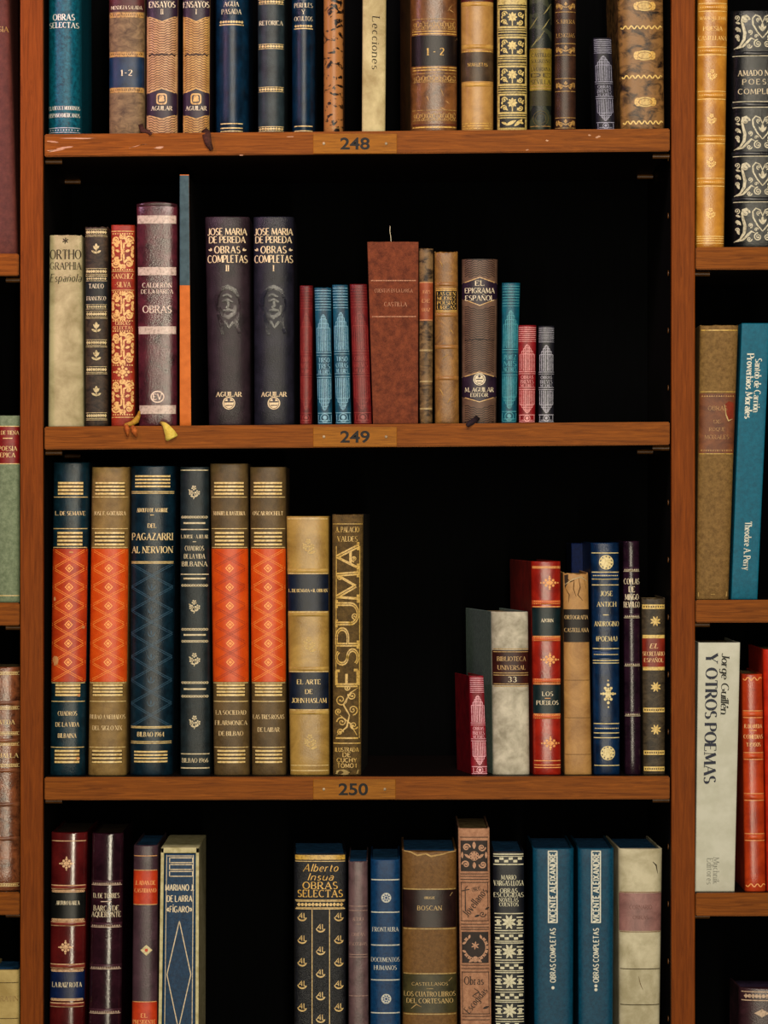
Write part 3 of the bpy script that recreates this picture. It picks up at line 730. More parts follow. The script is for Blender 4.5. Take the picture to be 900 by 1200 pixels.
b.panel(61, 95, L('leather', (92, 72, 50), (62, 48, 34), .4)); b.text('NOVELISTAS', 75.8, 4, 23, m=GOLD_RICH); b.panel(-40, 1.5, L('leather', (88, 24, 24))); b.g = GOLD_RICH
for q in (60, 144.5, 147.5, 150.5): b.rule(q, .9)
b.end()
b = Book('248', 'leather_book', 'gilt spine with repeated black floral panels on shelf 248', (582.8, 618, -66), (582.8, 618), L('foil', (196, 176, 112), (150, 128, 74), .4), .5, 2.6, board=L('leather', (60, 48, 36)))
BLK = L('leather', (26, 22, 20), (16, 14, 14), .45)
b.g = mat('foil', (210, 190, 124), (160, 136, 80), rough=.4)
for q0 in (11.5, 45, 79, 112):
    g = Geo(); g.grid(b.strip_rows(q0, q0 + 19, .36, -.84, .84), BLK); g.build('black_panel', b.root)
    q = q0 + 9.5
    for a in range(8): b.leaf(0, q - 1, 6, a * 45, 1.5)
    for sx in (-1, 1):
        b.spiral(sx * 9.5, q - 4.5, 3.6, 0, 1.2, 1.5, hand=sx); b.spiral(sx * 9.5, q + 5, 3.6, 180, 1.2, 1.5, hand=-sx); b.leaf(sx * 5, q + 8, 6, 90 - sx * 50, 1.1); b.leaf(sx * 12, q + 1, 4, 90, 1.0)
    b.stroke([(0, q), (0, q + 9)], 1.3)
    for dq, th in ((-3, .9), (-5.5, 1.2), (22, .9), (24.5, 1.2), (27, .7)): b.rule(q0 + dq, th, BLK)
g = Geo(); g.grid(b.strip_rows(139.5, 149.5, .36, -.84, .84), BLK); g.build('black_panel', b.root)
b.leaf(-8, 147, 14, 25, 2); b.leaf(2, 148, 13, 40, 2); b.leaf(-13, 143, 8, -20, 1.4); b.leaf(8, 142, 6, -30, 1.4); b.end()
b = Book('248', 'leather_book', 'dark green marbled book with an olive yellow title label', (620.6, 647.4, -55), (620.8, 646.6), L('marble', (58, 62, 46), (26, 32, 28), .4, 1.2), .7, 2.3)
b.panel(57, 106, L('leather', (148, 128, 48), (110, 92, 34), .4)); b.lm = L('leather', (56, 46, 22)); b.g = GOLD_DIM
for q, t, h in ((64.5, 'CASTILLO', 4), (71.5, 'SOLORZANO', 4), (81, 'LA GARDUNA', 4.2), (88, 'DE', 4), (96, 'SEVILLA', 5)): b.text(t, q, h, 22)
for q in (57, 100, 103.5, 148): b.rule(q, .8)
b.panel(107, 124, L('leather', (66, 62, 34), (46, 44, 26))); b.ring(0, 139, 9, .7, L('leather', (96, 84, 44))); b.ring(0, 139, 6, .6, L('leather', (96, 84, 44)))
for p, q in ((-8, 50), (-2, 44), (4, 30), (-10, 28), (6, 12)): b.stroke([(p - 3, q + 5), (p + 1, q), (p + 6, q - 8)], [.4, 1.5, .3], L('leather', (150, 140, 92)))
b.end()
b = Book('248', 'leather_book', 'dark brown book with gilt floral bands left of the small grey book', (650.4, 675.6, -60), (650.2, 675.4), L('leather', (78, 52, 38), (50, 32, 26), .4), .75, 2.3)
b.g = GOLD_DIM
for q0, q1 in ((-1, 14), (51, 64.5), (92, 107), (138, 150)):
    b.rule(q0, .8); b.rule(q1, .8); q = (q0 + q1) / 2
    for sx in (-1, 1): b.spiral(sx * 6.5, q + 1.5, 3.2, 90, 1.3, 1.2, hand=sx); b.leaf(sx * 5, q + 5, 9, 90 - sx * 25, 1.3); b.leaf(sx * 10, q + 4, 7, 90, 1.1)
    b.tulip(0, q - 1, 4)
b.text('S. RIBERA', 25.3, 4.6, 21, m=GOLD_DIM); b.text('LENGUAS', 41.5, 4.6, 21, m=GOLD_DIM); b.end()
b = Book('248', 'small_book', 'small silver grey pocket book leaning beside the speckled brown spine on shelf 248', (695.3, 716.8, 44), (699, 721.2), L('leather', (42, 40, 56), (28, 27, 40), .5), .6, 2.5, depth=62)
crisol(b, mat('foil', (158, 158, 178), (110, 110, 128), rough=.5)); b.end()
b = Book('248', 'leather_book', 'thick speckled brown spine with gilt ovals and wavy lines', (722.5, 777.4, -75), (728.3, 779.5), L('speckle', (142, 106, 64), (48, 34, 24), .4, .45, .25, lo=.36, hi=.56), .45, 2.8, yaw=-.025)
b.g = GOLD_RICH
for q, p in ((7, 4), (65, 3), (119.5, 3)):
    b.disc(p, q, 11.5, mat('foil', (206, 178, 112), (170, 136, 78), rough=.4), 6, n=20); b.disc(p - 9, q, 4, GOLD_RICH, 5); b.disc(p + 9, q, 4, GOLD_RICH, 5); b.ring(p, q, 8, .6, L('leather', (140, 110, 64)), 4, .6)
for q in (32, 90, 143.5): b.wave(q, 1.9, 7, 1.5, mat('foil', (224, 194, 122), (190, 156, 90), rough=.4))
b.end()

# ------------------------------------------------------------------ shelf 249
b = Book('249', 'vellum_book', 'off white vellum book with a handwritten title at the left end of shelf 249', (57.6, 95.6, 275), (55.8, 97.5), L('vellum', (196, 186, 150), (150, 140, 104), .65, 1, .3), .4, 2.6, jag=.6)
b.lm = INK
b.text('ORTHO', 298, 10.5, 36, thick=.17, thin=.06); b.text('GRAPHIA', 311.5, 8, 37, thick=.15, thin=.06); b.text('Española', 325.5, 9, 36, slant=.25, serif=False, thick=.13, thin=.06)
b.star(0, 282, 4, 6, INK); b.end()
b = Book('249', 'leather_book', 'slim black brown book with five gilt tulips between the vellum and red spines', (99.2, 126.2, 265), (99.8, 126), L('speckle', (76, 62, 48), (38, 31, 27), .55, .8, .3), .55, 2.6, jag=.9)
b.g = mat('foil', (206, 192, 148), (140, 124, 84), rough=.5)
for q in (291, 383, 416, 458): b.tulip(0, q, 6.5)
for q in (272, 318, 368, 401.5, 433, 487): b.chain(q, 9, 2.3, None, .9); b.rule(q + 5, .6)
b.panel(324, 363, L('leather', (38, 44, 46), (28, 31, 34), .5)); b.chain(326.5, 9, 1.5); b.chain(359.5, 9, 1.5); b.text('TADEO', 335.3, 5, 17); b.text('FRANCISCO', 349.6, 4.6, 22); b.end()
b = Book('249', 'leather_book', 'brick red book covered in gilt scrollwork on shelf 249', (129.8, 157.6, 263), (130, 157.4), L('leather', (162, 58, 32), (122, 38, 22), .5), .5, 2.6, jag=.5)
b.g = mat('foil', (226, 186, 122), (180, 124, 70), rough=.45); b.lm = mat('foil', (232, 190, 130), (200, 150, 90), rough=.45)
for q0, q1 in ((274, 316), (341, 376), (388, 428), (444, 486)): b.scrolls(q0, q1, None, 2.3, .92)
b.fleuron(0, 436, 11, 9); b.rule(271, .9); b.rule(318, .7); b.rule(340, .7); b.rule(489, .9)
for q in (274, 316, 342, 376, 388, 428, 446, 486): b.beads(q, 9, .9)
for q0, q1 in ((274, 316), (341, 376), (388, 428), (444, 486)):
    for f_ in (.25, .5, .75):
        for sx in (-1, 1): b.disc(sx * 11.6, q0 + (q1 - q0) * f_, 1.3, n=8); b.leaf(sx * 3, q0 + (q1 - q0) * f_, 6, 90 - sx * 70, 1.6)
b.text('SANCHEZ', 323.6, 5.6, 24.5); b.text('-SILVA', 333.5, 5.6, 18); b.text('OBRAS', 378.8, 4, 17); b.text('SELECTAS', 384.3, 4, 23); b.end()
GR = L('cloth', (196, 160, 60), (150, 100, 40), .7); OR_ = L('cloth', (190, 112, 50), (140, 74, 34), .8)
ribbon_tail(b, [(163.5, 482, .008, 1.5), (162.5, 487, .006, 4), (159.5, 493, .003, 7), (154, 496.5, .0, 5), (146, 498.2, -.0012, 3)], 5, GR)
ribbon_tail(b, [(147.5, 498, -.0014, 5), (149.5, 504, -.0024, 6), (149.8, 511, -.002, 2)], 5, OR_)
ribbon_tail(b, [(154.5, 499, -.0014, 4), (157.5, 505, -.0026, 7), (160, 511.5, -.002, 3)], 5, OR_)
b = Book('249', 'leather_book', 'big glossy plum book with four silver bands on shelf 249', (159.5, 207.6, 240), (162.4, 207), L('calf', (98, 44, 56), (50, 22, 30), .22, 1.3, .35), .3, 3.0)
SB = mat('foil', (196, 178, 166), (150, 132, 122), rough=.3)
for q0, q1 in ((252.5, 262), (313, 322.5), (382.5, 391.5), (475, 485)): b.fill(q0, q1, SB)
b.lm = mat('foil', (226, 206, 190), (190, 168, 150), rough=.4); b.g = SB
b.text('CALDERÓN', 334.3, 5.2, 34); b.text('DE LA BARCA', 341.6, 4.6, 37); b.text('OBRAS', 362.4, 8, 33, thick=.15)
b.ring(0, 465, 7.4, 1.5, b.lm, 6.4); b.text('EV', 465, 6.6, 9.5, thick=.24, thin=.12)
gl = mat('foil', (196, 170, 190), (150, 120, 140), rough=.2)
hd = Geo(); hd.grid([[b.pt(t / 6 * b.hw(240), 240 + (t / 6) ** 2 * 2.4 - 2.4 + dq, o) for t in range(-6, 7)] for dq, o in ((3.0, .5), (0, 1.5), (-1.2, .2), (0, -3))], L('leather', (70, 34, 40), (46, 22, 28), .25)); hd.build('head_cap', b.root)
b.end()
ribbon_tail(b, [(188, 495.2, .0100, 3), (190.5, 496.4, .004, 4), (192.5, 497.2, -.0010, 5), (195, 500.5, -.0020, 8), (199, 507, -.0024, 12), (201, 512.5, -.0020, 15), (201.8, 514, -.0018, 13)], 6, L('cloth', (226, 208, 110), (206, 180, 76), .7))

b = Book('249', 'paper_book', 'tall thin book, slate blue above and orange below, rising over its neighbours', (210.6, 221.4, 204.5), (210.6, 224), L('paper', (204, 120, 54), (190, 108, 44), .5, 1, .1), .12, 5.0, depth=140, cap=.6, board=L('leather', (22, 18, 18), (14, 12, 12), .4))
b.panel(205.5, 334.3, L('paper', (76, 100, 108), (60, 82, 90), .5), 'slate_blue_panel', .2, .99); b.end()

for (xa, xb_, xc_, xd, num, lb, c1, c2) in ((239.5, 292.2, 244, 293, 'II', 'thick aubergine volume two with an embossed bust on its spine', (58, 44, 52), (36, 27, 33)), (296.5, 344.2, 297.5, 344.6, 'I', 'thick midnight blue volume one with an embossed bust on its spine', (42, 42, 56), (25, 26, 36))):
    b = Book('249', 'leather_book', lb, (xa, xb_, 253.6), (xc_, xd), L('leather', c1, c2, .38, .8, .5), .62, 2.3)
    b.lm = mat('foil', (232, 212, 176), (200, 176, 138), rough=.5)
    b.text('JOSE MARIA', 271.4, 7.8, 45.5, serif=False, thick=.19, thin=.1, gap=.2); b.text('DE PEREDA', 280.8, 7.4, 42, serif=False, thick=.19, thin=.1, gap=.2)
    b.text('OBRAS', 292.6, 8, 29.5, serif=False, thick=.19, thin=.1); b.text('COMPLETAS', 303.4, 8.4, 46, serif=False, thick=.19, thin=.1, gap=.2); b.text(num, 314.3, 6.5)
    for sx in (-1, 1): b.leaf(sx * 18, 293.4, 4.6, 15 if sx > 0 else 165, 1.1, b.lm); b.leaf(sx * 18, 293.4, 3.6, 60 if sx > 0 else 120, .8, b.lm)
    b.text('AGUILAR', 462, 5.2, 29, thick=.24, thin=.12); b.disc(0, 472.5, 7.4, b.lm, n=22); b.ring(0, 472.5, 6, .7, PURP, None, .62)
    b.fill(470, 471.6, PURP, -5, 5, .62); b.fill(474.5, 475.6, PURP, -4, 4, .62); b.disc(0, 468.3, 1.8, PURP, off=.62)
    # embossed bust: raised hair, brow, cheeks, collar
    emb = L('leather', tuple(int(v * 1.08) for v in c1), tuple(int(v * 1.08) for v in c2), .25, .8, .3, .6); G2 = Geo()
    def lump(pts, ws, hgt=1.6):
        for k_, (wk, ok) in enumerate(((1, .3), (.8, hgt * .9), (.45, hgt * 1.5))): b.stroke(pts, [x * wk for x in ws], emb, ok, G2)
    lump([(-13, 358), (-13, 348), (-8, 339), (0, 336), (8, 340), (12, 348)], [3, 5, 5, 5, 5, 4]); lump([(-6, 347), (-1, 345), (5, 348)], [2, 3, 2]); lump([(-7, 353), (0, 351), (6, 354)], [2, 3, 2]); lump([(0, 352), (1, 358), (-2, 361)], [2, 3.4, 3])
    lump([(-10, 360), (-7, 368), (0, 372), (7, 367), (9, 358)], [3, 4, 5, 4, 3]); lump([(-6, 364), (0, 363), (6, 364)], [2, 3.5, 2]); lump([(-12, 368), (-8, 380), (-6, 392)], [3, 5, 4]); lump([(12, 366), (9, 378), (13, 390)], [3, 5, 4]); lump([(-4, 376), (1, 384), (6, 377)], [3, 3, 3])
    lump([(-14, 345), (-16, 354), (-12, 364)], [2, 3, 2]); lump([(13, 350), (15, 358), (12, 366)], [2, 3, 2])
    G2.build('embossed_bust', b.root); b.end()

DR = mat('leather', (124, 34, 34), (92, 22, 26), .42, 1, .3); DRl = mat('foil', (150, 62, 58), (120, 40, 40), rough=.45)
b = Book('249', 'small_book', 'very thin dark red pocket book left of two blue ones on shelf 249', (351, 366.6, 334.4), (351.6, 365.4), DR, .8, 2.2, depth=80); crisol(b, DRl, panels=False); b.end()
BLU = mat('leather', (30, 92, 116), (18, 60, 82), .42, 1, .3); BLl = mat('foil', (134, 180, 200), (90, 140, 166), rough=.45)
b = Book('249', 'small_book', 'blue pocket book with worn top, left of the two blue ones on shelf 249', (368.2, 388.2, 336.5), (372.4, 389.2), BLU, .6, 2.4, depth=80, jag=.5); crisol(b, BLl, text=('TIRSO', 'TRES')); b.end()
b = Book('249', 'small_book', 'blue pocket book, right of the two blue ones, against the dark red book', (389.2, 407.6, 333.6), (393.2, 411.8), BLU, .6, 2.4, depth=80); crisol(b, BLl, text=('TIRSO', 'OTRAS')); b.end()
b = Book('249', 'small_book', 'dark red pocket book leaning against the brown suede book', (409.6, 430, 332.8), (414.8, 436), DR, .6, 2.4, depth=80); crisol(b, DRl, panels=False); b.end()

b = Book('249', 'suede_book', 'thick reddish brown suede book in the middle of shelf 249', (430.2, 490.6, 283), (437, 490), L('cloth', (136, 76, 50), (98, 52, 36), .85, .4, .5), .12, 5.0, jag=.3)
b.g = mat('foil', (196, 144, 112), (150, 96, 70), rough=.6); b.lm = b.g
b.beads(328.8, 34, .75); b.beads(371, 34, .75); b.text('CUENTOS EN LA LARGA', 340.5, 4, 44, thick=.13); b.text('CASTILLA', 356.5, 5, 26, p=2, thick=.13)
g = Geo(); g.grid([[b.loc(b.xc(283) + x + dx, q, b.Y + .01) for dx in (-.25, .25)] for x, q in ((-2, 283), (-2.5, 276), (-3.5, 270), (-3.2, 264))], CREAM); g.build('loose_thread', b.root); b.end()
b = Book('249', 'leather_book', 'thin mottled brown spine with an orange brown label beside the suede book', (490.9, 508, 290.3), (491.8, 506.8), L('speckle', (132, 106, 72), (48, 36, 28), .5, .6, .3, lo=.35, hi=.58), .8, 2.2, jag=.8)
b.panel(331.5, 376, L('leather', (160, 86, 52), (132, 66, 40), .5)); b.lm = mat('foil', (206, 150, 104), (180, 120, 76), rough=.5); b.g = b.lm
for q, t in ((342, 'AVES'), (352.5, 'DE'), (363, 'DIAZ')): b.text(t, q, 4, 9)
b.rule(331, 1); b.rule(375, 1); 
for q in (410.5, 447, 479): b.fill(q - 1, q + 1, L('calf', (186, 164, 118), (140, 116, 76)))
b.end()
b = Book('249', 'leather_book', 'worn golden brown leather book with raised bands and a small black label', (509, 536.6, 294), (509.8, 538.2), L('calf', (160, 118, 60), (98, 66, 34), .45, 1.3, .4), .6, 2.4, jag=1.3, bands=(333, 368.8, 406.5, 443), band_m=L('calf', (170, 124, 66), (128, 86, 44), .4))
b.panel(341, 363, L('leather', (36, 28, 22), (24, 19, 16), .4), f=.88); b.lm = GOLD_RICH; b.g = GOLD_RICH
for q, t in ((344.2, 'LAS CIEN'), (349.6, 'MEJORES'), (354.8, 'POESIAS'), (360, 'LIRICAS')): b.text(t, q, 4, 21, thick=.22)
for q in (338.5, 340.5, 363.6, 365.4): b.rule(q, .8, f=.86)
for p, q, dx, dy in ((-8, 305, 4, 8), (3, 385, 5, 6), (-6, 420, 8, -5), (6, 465, -6, 8), (-9, 455, 5, 9)): b.stroke([(p, q), (p + dx * .5, q + dy * .4), (p + dx, q + dy)], [.3, 1.1, .3], L('paper', (196, 156, 92)), .5, b.marks)
b.end()
TB = mat('foil', (150, 122, 100), (100, 76, 62), rough=.45)
b = Book('249', 'leather_book', 'brown woven pattern spine with two dark purple labels on shelf 249', (541.2, 583.6, 303.4), (541.4, 581.8), L('leather', (118, 92, 76), (94, 70, 58), .5, 1, .1), .6, 2.4, board=PURP)
b.g = TAG; b.lm = CREAM
weave(b, 306, 322, 200, TB, L('leather', (58, 42, 38)), 2.6); weave(b, 358, 434, 398, TB, L('leather', (58, 42, 38)), 2.6); weave(b, 474, 493, 700, TB, L('leather', (58, 42, 38)), 2.6)
vlabel(b, 332, 350, -7, 8, PURP); vlabel(b, 442, 465, -6, 6, PURP)
b.text('EL', 331.8, 5.6, 10, thick=.22); b.text('EPIGRAMA', 340.4, 5.8, 34, thick=.22); b.text('ESPAÑOL', 349.2, 5.8, 33, thick=.22)
b.disc(0, 444.5, 7.2, b.lm, off=.62, n=22); b.ring(0, 444.5, 5.8, .7, PURP, None, .68); b.fill(444, 445.2, PURP, -4, 4, .68); b.disc(0, 441, 1.6, PURP, off=.68); b.fill(447.5, 448.4, PURP, -3, 3, .68)
b.text('M. AGUILAR', 456.6, 5, 33, thick=.22); b.text('EDITOR', 462.8, 4.2, 20, thick=.22); b.end()
ribbon_tail(b, [(560, 489, .010, 6), (556, 493.5, .004, 7), (550, 496.5, -.0005, 6), (547, 499.5, -.001, 4)], 5, L('cloth', (58, 40, 48), (40, 28, 36), .8))
TEAL = mat('leather', (22, 108, 128), (12, 74, 94), .42, 1, .3)
b = Book('249', 'small_book', 'teal pocket book to the right of the brown woven spine', (588.4, 610, 331.2), (587.8, 605.4), TEAL, .7, 2.3, depth=80); crisol(b, mat('foil', (84, 160, 172), (52, 128, 142), rough=.45), text=('PEREZ', 'MIS')); b.end()
b = Book('249', 'small_book', 'small crimson pocket book second from the right end of the row on shelf 249', (607.2, 628.8, 381), (608, 627.2), L('leather', (150, 30, 38), (112, 20, 28), .45), .6, 2.4, depth=62); crisol(b, mat('foil', (226, 160, 160), (190, 110, 112), rough=.45)); b.end()
b = Book('249', 'small_book', 'small silver grey pocket book ending the row on shelf 249', (631, 649.8, 381.8), (631, 649.4), L('leather', (36, 36, 46), (24, 24, 32), .45), .6, 2.4, depth=62); crisol(b, mat('foil', (176, 176, 188), (130, 130, 142), rough=.45)); b.end()
# ------------------------------------------------------------------ shelf 250, left run
ORANGE = L('leather', (216, 94, 26), (196, 74, 20), .38, .6, .2); ORANGE2 = L('leather', (196, 76, 28), (168, 56, 20), .38, .8, .2)
OLN = mat('foil', (240, 150, 70), (222, 120, 50), rough=.5); OLD_ = mat('foil', (176, 70, 28), (150, 54, 22), rough=.5)
DTEAL = L('leather', (22, 56, 70), (12, 34, 44), .3, 1, .3); TANL = L('leather', (150, 124, 76), (118, 94, 54), .45, .8, .4); TANL2 = L('leather', (112, 92, 60), (84, 68, 42), .45, .8, .4)
PG = mat('foil', (228, 204, 146), (186, 156, 96), rough=.35)
def quarter(label, top, bot, m, lines, om, dm, author, jag=0.0, wf=.8, chip=()):
    b = Book('250', 'leather_book', label, top, bot, m, .62, 2.4, jag=jag)
    b.g = PG; b.lm = mat('foil', (226, 204, 160), (190, 160, 110), rough=.45)
    dq = top[2] - 545
    b.panel(643, 799, om, 'orange_panel'); lattice(b, 655, 787, dm, 6, .7, mat('foil', (248, 178, 104), (236, 150, 80), rough=.5))
    for q0, q1 in ((566, 578.5), (624.5, 638), (803, 814.5), (880, 893)):
        g = Geo(); g.grid(b.strip_rows(q0 - 1.5, q1 + 1.5, .36, -wf, wf), L('leather', (84, 66, 38), (60, 46, 28), .5)); g.build('tooled_band', b.root)
        for i in range(4): b.rule(q0 + (q1 - q0) * i / 3, 2.3, PG, .6, wf - .02)
    for q in (582.5, 619.5, 641.5, 800.3, 822, 875.8): b.rule(q, .9, PG)
    b.text(author, 601.5, 4.6, b.hw(600) * 1.66, thick=.24)
    for q, t, w_ in lines: b.text(t, q, 5, w_, thick=.22)
    for p, q, rx, ry in chip:
        b.blob([(p + rx * rnd.uniform(.6, 1.1) * cos(a), q + ry * rnd.uniform(.6, 1.1) * sin(a)) for a in [2 * pi * i / 12 for i in range(12)]], L('paper', (212, 160, 110), (190, 130, 84), .8), .62, b.marks)
    b.end(); return b
quarter('dark teal spine with an orange panel at the left end of shelf 250', (61.8, 104, 541.5), (57.4, 98.6), DTEAL, ((836, 'CUADROS', 22), (849, 'DE LA VIDA', 27), (862, 'BILBAINA', 21)), ORANGE2, OLN, 'L. DE SEMAVE', .3, .72, ((-15, 774, 4, 7), (17, 735, 2, 2), (-17, 702, 1.5, 3), (2, 647, 3, 1.5), (13, 815, 2.4, 2), (13, 889, 2.4, 2)))
quarter('tan spine with an orange panel, second book from the left on shelf 250', (106.8, 151.2, 547), (102.3, 147.2), TANL, ((840, 'BILBAO A MEDIADOS', 41), (853, 'DEL SIGLO XIX', 34)), ORANGE, OLN, 'JOSE E. GOITARRA', .4)
b = Book('250', 'leather_book', 'thick dark blue green spine with a blue lattice, between orange panelled and charcoal spines', (152.2, 205.2, 546), (151.2, 201.2), L('leather', (20, 50, 66), (10, 30, 42), .32, 1, .3), .7, 2.3)
b.g = PG; b.lm = mat('foil', (232, 212, 164), (200, 172, 120), rough=.45)
LB_ = mat('foil', (62, 96, 118), (40, 70, 92), rough=.5)
for q0, q1 in ((558, 570), (881, 892.5)):
    for i in range(4): b.rule(q0 + (q1 - q0) * i / 3, 2, PG, .5, .78)
for q in (576, 578, 658.3, 660, 851.5, 853, 869, 871): b.rule(q, .9, PG)
b.text('ADOLFO DE AGUIRRE', 597.8, 4.6, 36, thick=.24); b.rule(603.5, .9, f=.08); b.text('DEL', 616, 5, 9.5, thick=.22); b.text('PAGAZARRI', 628.8, 7.8, 47, thick=.19); b.text('AL NERVION', 644.2, 7.4, 47, thick=.19); b.text('BILBAO 1964', 860.5, 5.2, 31, thick=.22)
lattice(b, 674.5, 838, LB_, 6, .7, loz=False)
for i in range(6): b.leaf(0, 690 + 27.2 * i, 6, 90, .9, LB_); b.stroke([(-4.6, 686 + 27.2 * i), (-3, 690 + 27.2 * i), (0, 691.6 + 27.2 * i), (3, 690 + 27.2 * i), (4.6, 686 + 27.2 * i)], [.4, 1.3, 1.5, 1.3, .4], LB_)
b.end()
b = Book('250', 'leather_book', 'charcoal spine with four gilt flower sprays on shelf 250', (210.6, 244.6, 547), (210.8, 246.2), L('leather', (36, 50, 56), (22, 32, 36), .42, 1, .35), .55, 2.5)
b.g = mat('foil', (214, 202, 170), (170, 154, 118), rough=.45); b.lm = b.g
for q in (577, 711, 773, 846.5): b.flower(0, q, 7.5)
for q in (551, 620.5, 673, 883.5): b.rule(q, 1.2)
for q in (606, 686, 737.5, 751.5, 800, 816): b.wave(q, 1.2, 5, .9); b.wave(q, -1.2, 5, .9)
for q in (613, 678, 744, 807.5): b.rule(q, 2.0, f=.75)
b.rule(900, 1.4); b.text('L. BOISSE - A. BELAR', 628.8, 4.2, 31, thick=.24); b.rule(634.8, .8, f=.12)
for q, t, w_ in ((642.5, 'CUADROS', 22), (651.8, 'DE LA VIDA', 24), (660.8, 'BILBAINA', 29)): b.text(t, q, 5.4, w_, thick=.22)
b.text('BILBAO 1966', 891, 5, 30, thick=.22); b.end()
quarter('olive brown spine with an orange panel beside the charcoal flowered spine', (245.6, 290.2, 543), (250.2, 292), TANL2, ((835, 'LA SOCIEDAD', 35), (847, 'FILARMONICA', 37), (859.5, 'DE BILBAO', 28)), ORANGE, OLD_, 'MANUEL R. BASTERRA', .3)
quarter('olive brown spine with an orange panel touching the tan and navy book', (292.4, 335, 547), (294.8, 335), TANL2, ((840, 'LAS TRES ROSAS', 36), (855, 'DE LAIBAR', 25)), ORANGE, OLN, 'OSCAR ROCHELT', .3)
b = Book('250', 'leather_book', 'mustard tan leather book with two navy labels on shelf 250', (335.2, 385.2, 605), (339.8, 386), L('calf', (182, 150, 82), (142, 112, 56), .38, .6, .25), .42, 2.6, bands=(669, 720, 784, 835), band_m=L('leather', (196, 166, 96), (164, 132, 70), .35))
NV = L('leather', (22, 36, 60), (12, 22, 40), .4)
b.panel(673, 716, NV); b.panel(788, 831, NV); b.g = PG; b.lm = PG
b.text('L. DE BENGOA + R. OBRAN', 692, 3.8, 45, thick=.26); b.text('EL ARTE', 799, 5.4, 27, thick=.24); b.text('DE', 810.4, 5, 8, thick=.24); b.text('JOHN HASLAM', 820.8, 5.4, 40, thick=.24)
pale = mat('foil', (206, 180, 116), (184, 152, 88), rough=.5)
for q in (640, 755, 869): b.flower(1, q, 8, pale); b.leaf(1, q + 9, 9, 20, 1.6, pale)
for q in (608, 672, 717.2, 787, 832, 897, 903): b.rule(q, .9)
b.end()
b = Book('250', 'cloth_book', 'worn olive brown spine with huge ornate gilt lettering running upward', (388.8, 425.6, 602.4), (389.8, 422.8), L('cloth', (112, 90, 50), (78, 62, 34), .7, .6, .4), .45, 2.5, jag=.9, yaw=.045, board=L('cloth', (44, 40, 30), (30, 28, 22), .7))
b.g = mat('foil', (212, 180, 104), (168, 136, 70), rough=.42); b.lm = b.g
b.text('A. PALACIO', 620.5, 6, 27, thick=.2); b.text('VALDES', 631.5, 6, 23, thick=.2)
sts, W = text_strokes('ESPUMA', True, .17, .11, .2)
x0q, x1q = 803, 640; cap_ = 25
for dlt, th in ((0, 1.0),):
    for pts, ws in sts: b.stroke([(-(y - .5) * cap_, x0q + (x1q - x0q) * x / W) for x, y in pts], [max(2.3, w_ * 27) for w_ in ws], b.g, .55, b.let)
    for pts, ws in sts:
        if max(ws) > .14: b.stroke([(-(y - .5) * cap_, x0q + (x1q - x0q) * x / W) for x, y in pts], .7, L('cloth', (112, 90, 50), (78, 62, 34), .7, .6, .4), .7, b.let)
for p, q, r, a, hnd in ((-7, 820, 7, 0, 1), (7, 832, 6, 90, -1), (-6, 846, 6, 180, 1), (6, 815, 5, 200, -1), (8, 850, 5, 20, 1), (-10, 834, 4, 90, 1), (-8, 858, 4, 0, -1), (0, 806, 4, 270, 1), (9, 722, 4.5, 0, 1), (-9, 676, 3.5, 0, 1), (8, 655, 3.5, 90, 1)): b.spiral(p, q, r, a, 1.4, 1.5, hand=hnd)
b.stroke([(-12, 862), (0, 852), (3, 838), (-4, 826), (4, 812), (13, 806)], [.6, 2, 1.4, 2, 1.6, .5]); b.stroke([(12, 862), (4, 848), (-8, 838)], [.6, 1.8, .5])
b.stroke([(-13, 865), (13, 865)], 2); b.stroke([(-13, 640), (-13, 800)], .9); b.stroke([(14.5, 640), (14.5, 865)], .9)
for q, t, w_ in ((878.5, 'ILUSTRADA', 27), (884.5, 'DE', 9), (890.8, 'CUCHY', 23), (897.2, 'TOMO I', 22)): b.text(t, q, 4.8, w_, serif=False, thick=.22, thin=.16)
b.rule(614, .8); b.rule(871, 1.2)
b.blob([(-12, 903), (-4, 901.5), (6, 904), (14, 902), (13, 907), (-3, 908), (-13, 907)], L('paper', (186, 166, 116), (150, 128, 84), .9), .5, b.marks); b.end()

# ------------------------------------------------------------------ shelf 250, right run
CRIM = L('leather', (150, 28, 48), (112, 18, 34), .5)
b = Book('250', 'small_book', 'small crimson pocket book in front of the grey white vellum book on shelf 250', (550.4, 567.2, 792), (553, 572), CRIM, .4, 2.6, depth=62, yaw=-.197, board=L('leather', (122, 16, 30), (94, 12, 24), .4)); crisol(b, mat('foil', (234, 178, 190), (204, 130, 146), rough=.45)); b.end()
b = Book('250', 'vellum_book', 'grey white vellum spine with a maroon label numbered 33, green cloth sides', (577.6, 621, 716.8), (579.8, 622.8), L('vellum', (210, 204, 188), (156, 150, 134), .6, 1.6, .3), .55, 2.4, depth=122, yaw=-.178, board=L('cloth', (112, 130, 122), (84, 100, 94), .7), jag=.3)
b.panel(762, 803, L('leather', (72, 30, 24), (50, 20, 18), .45)); b.g = mat('foil', (190, 160, 110), (150, 118, 74), rough=.45); b.lm = mat('foil', (200, 168, 120), (166, 130, 86), rough=.45)
for q in (760.5, 763.8, 788.6, 791.2, 801.5, 804.2): b.rule(q, .9)
b.text('BIBLIOTECA', 772, 5, 33, thick=.22); b.text('UNIVERSAL', 782.3, 5, 32, thick=.22); b.text('33', 796.2, 6, 9.5, m=CREAM, thick=.2); b.end()
RED = L('calf', (172, 46, 28), (122, 24, 18), .26, .7, .25); RBAND = L('leather', (214, 112, 66), (180, 78, 42), .35)
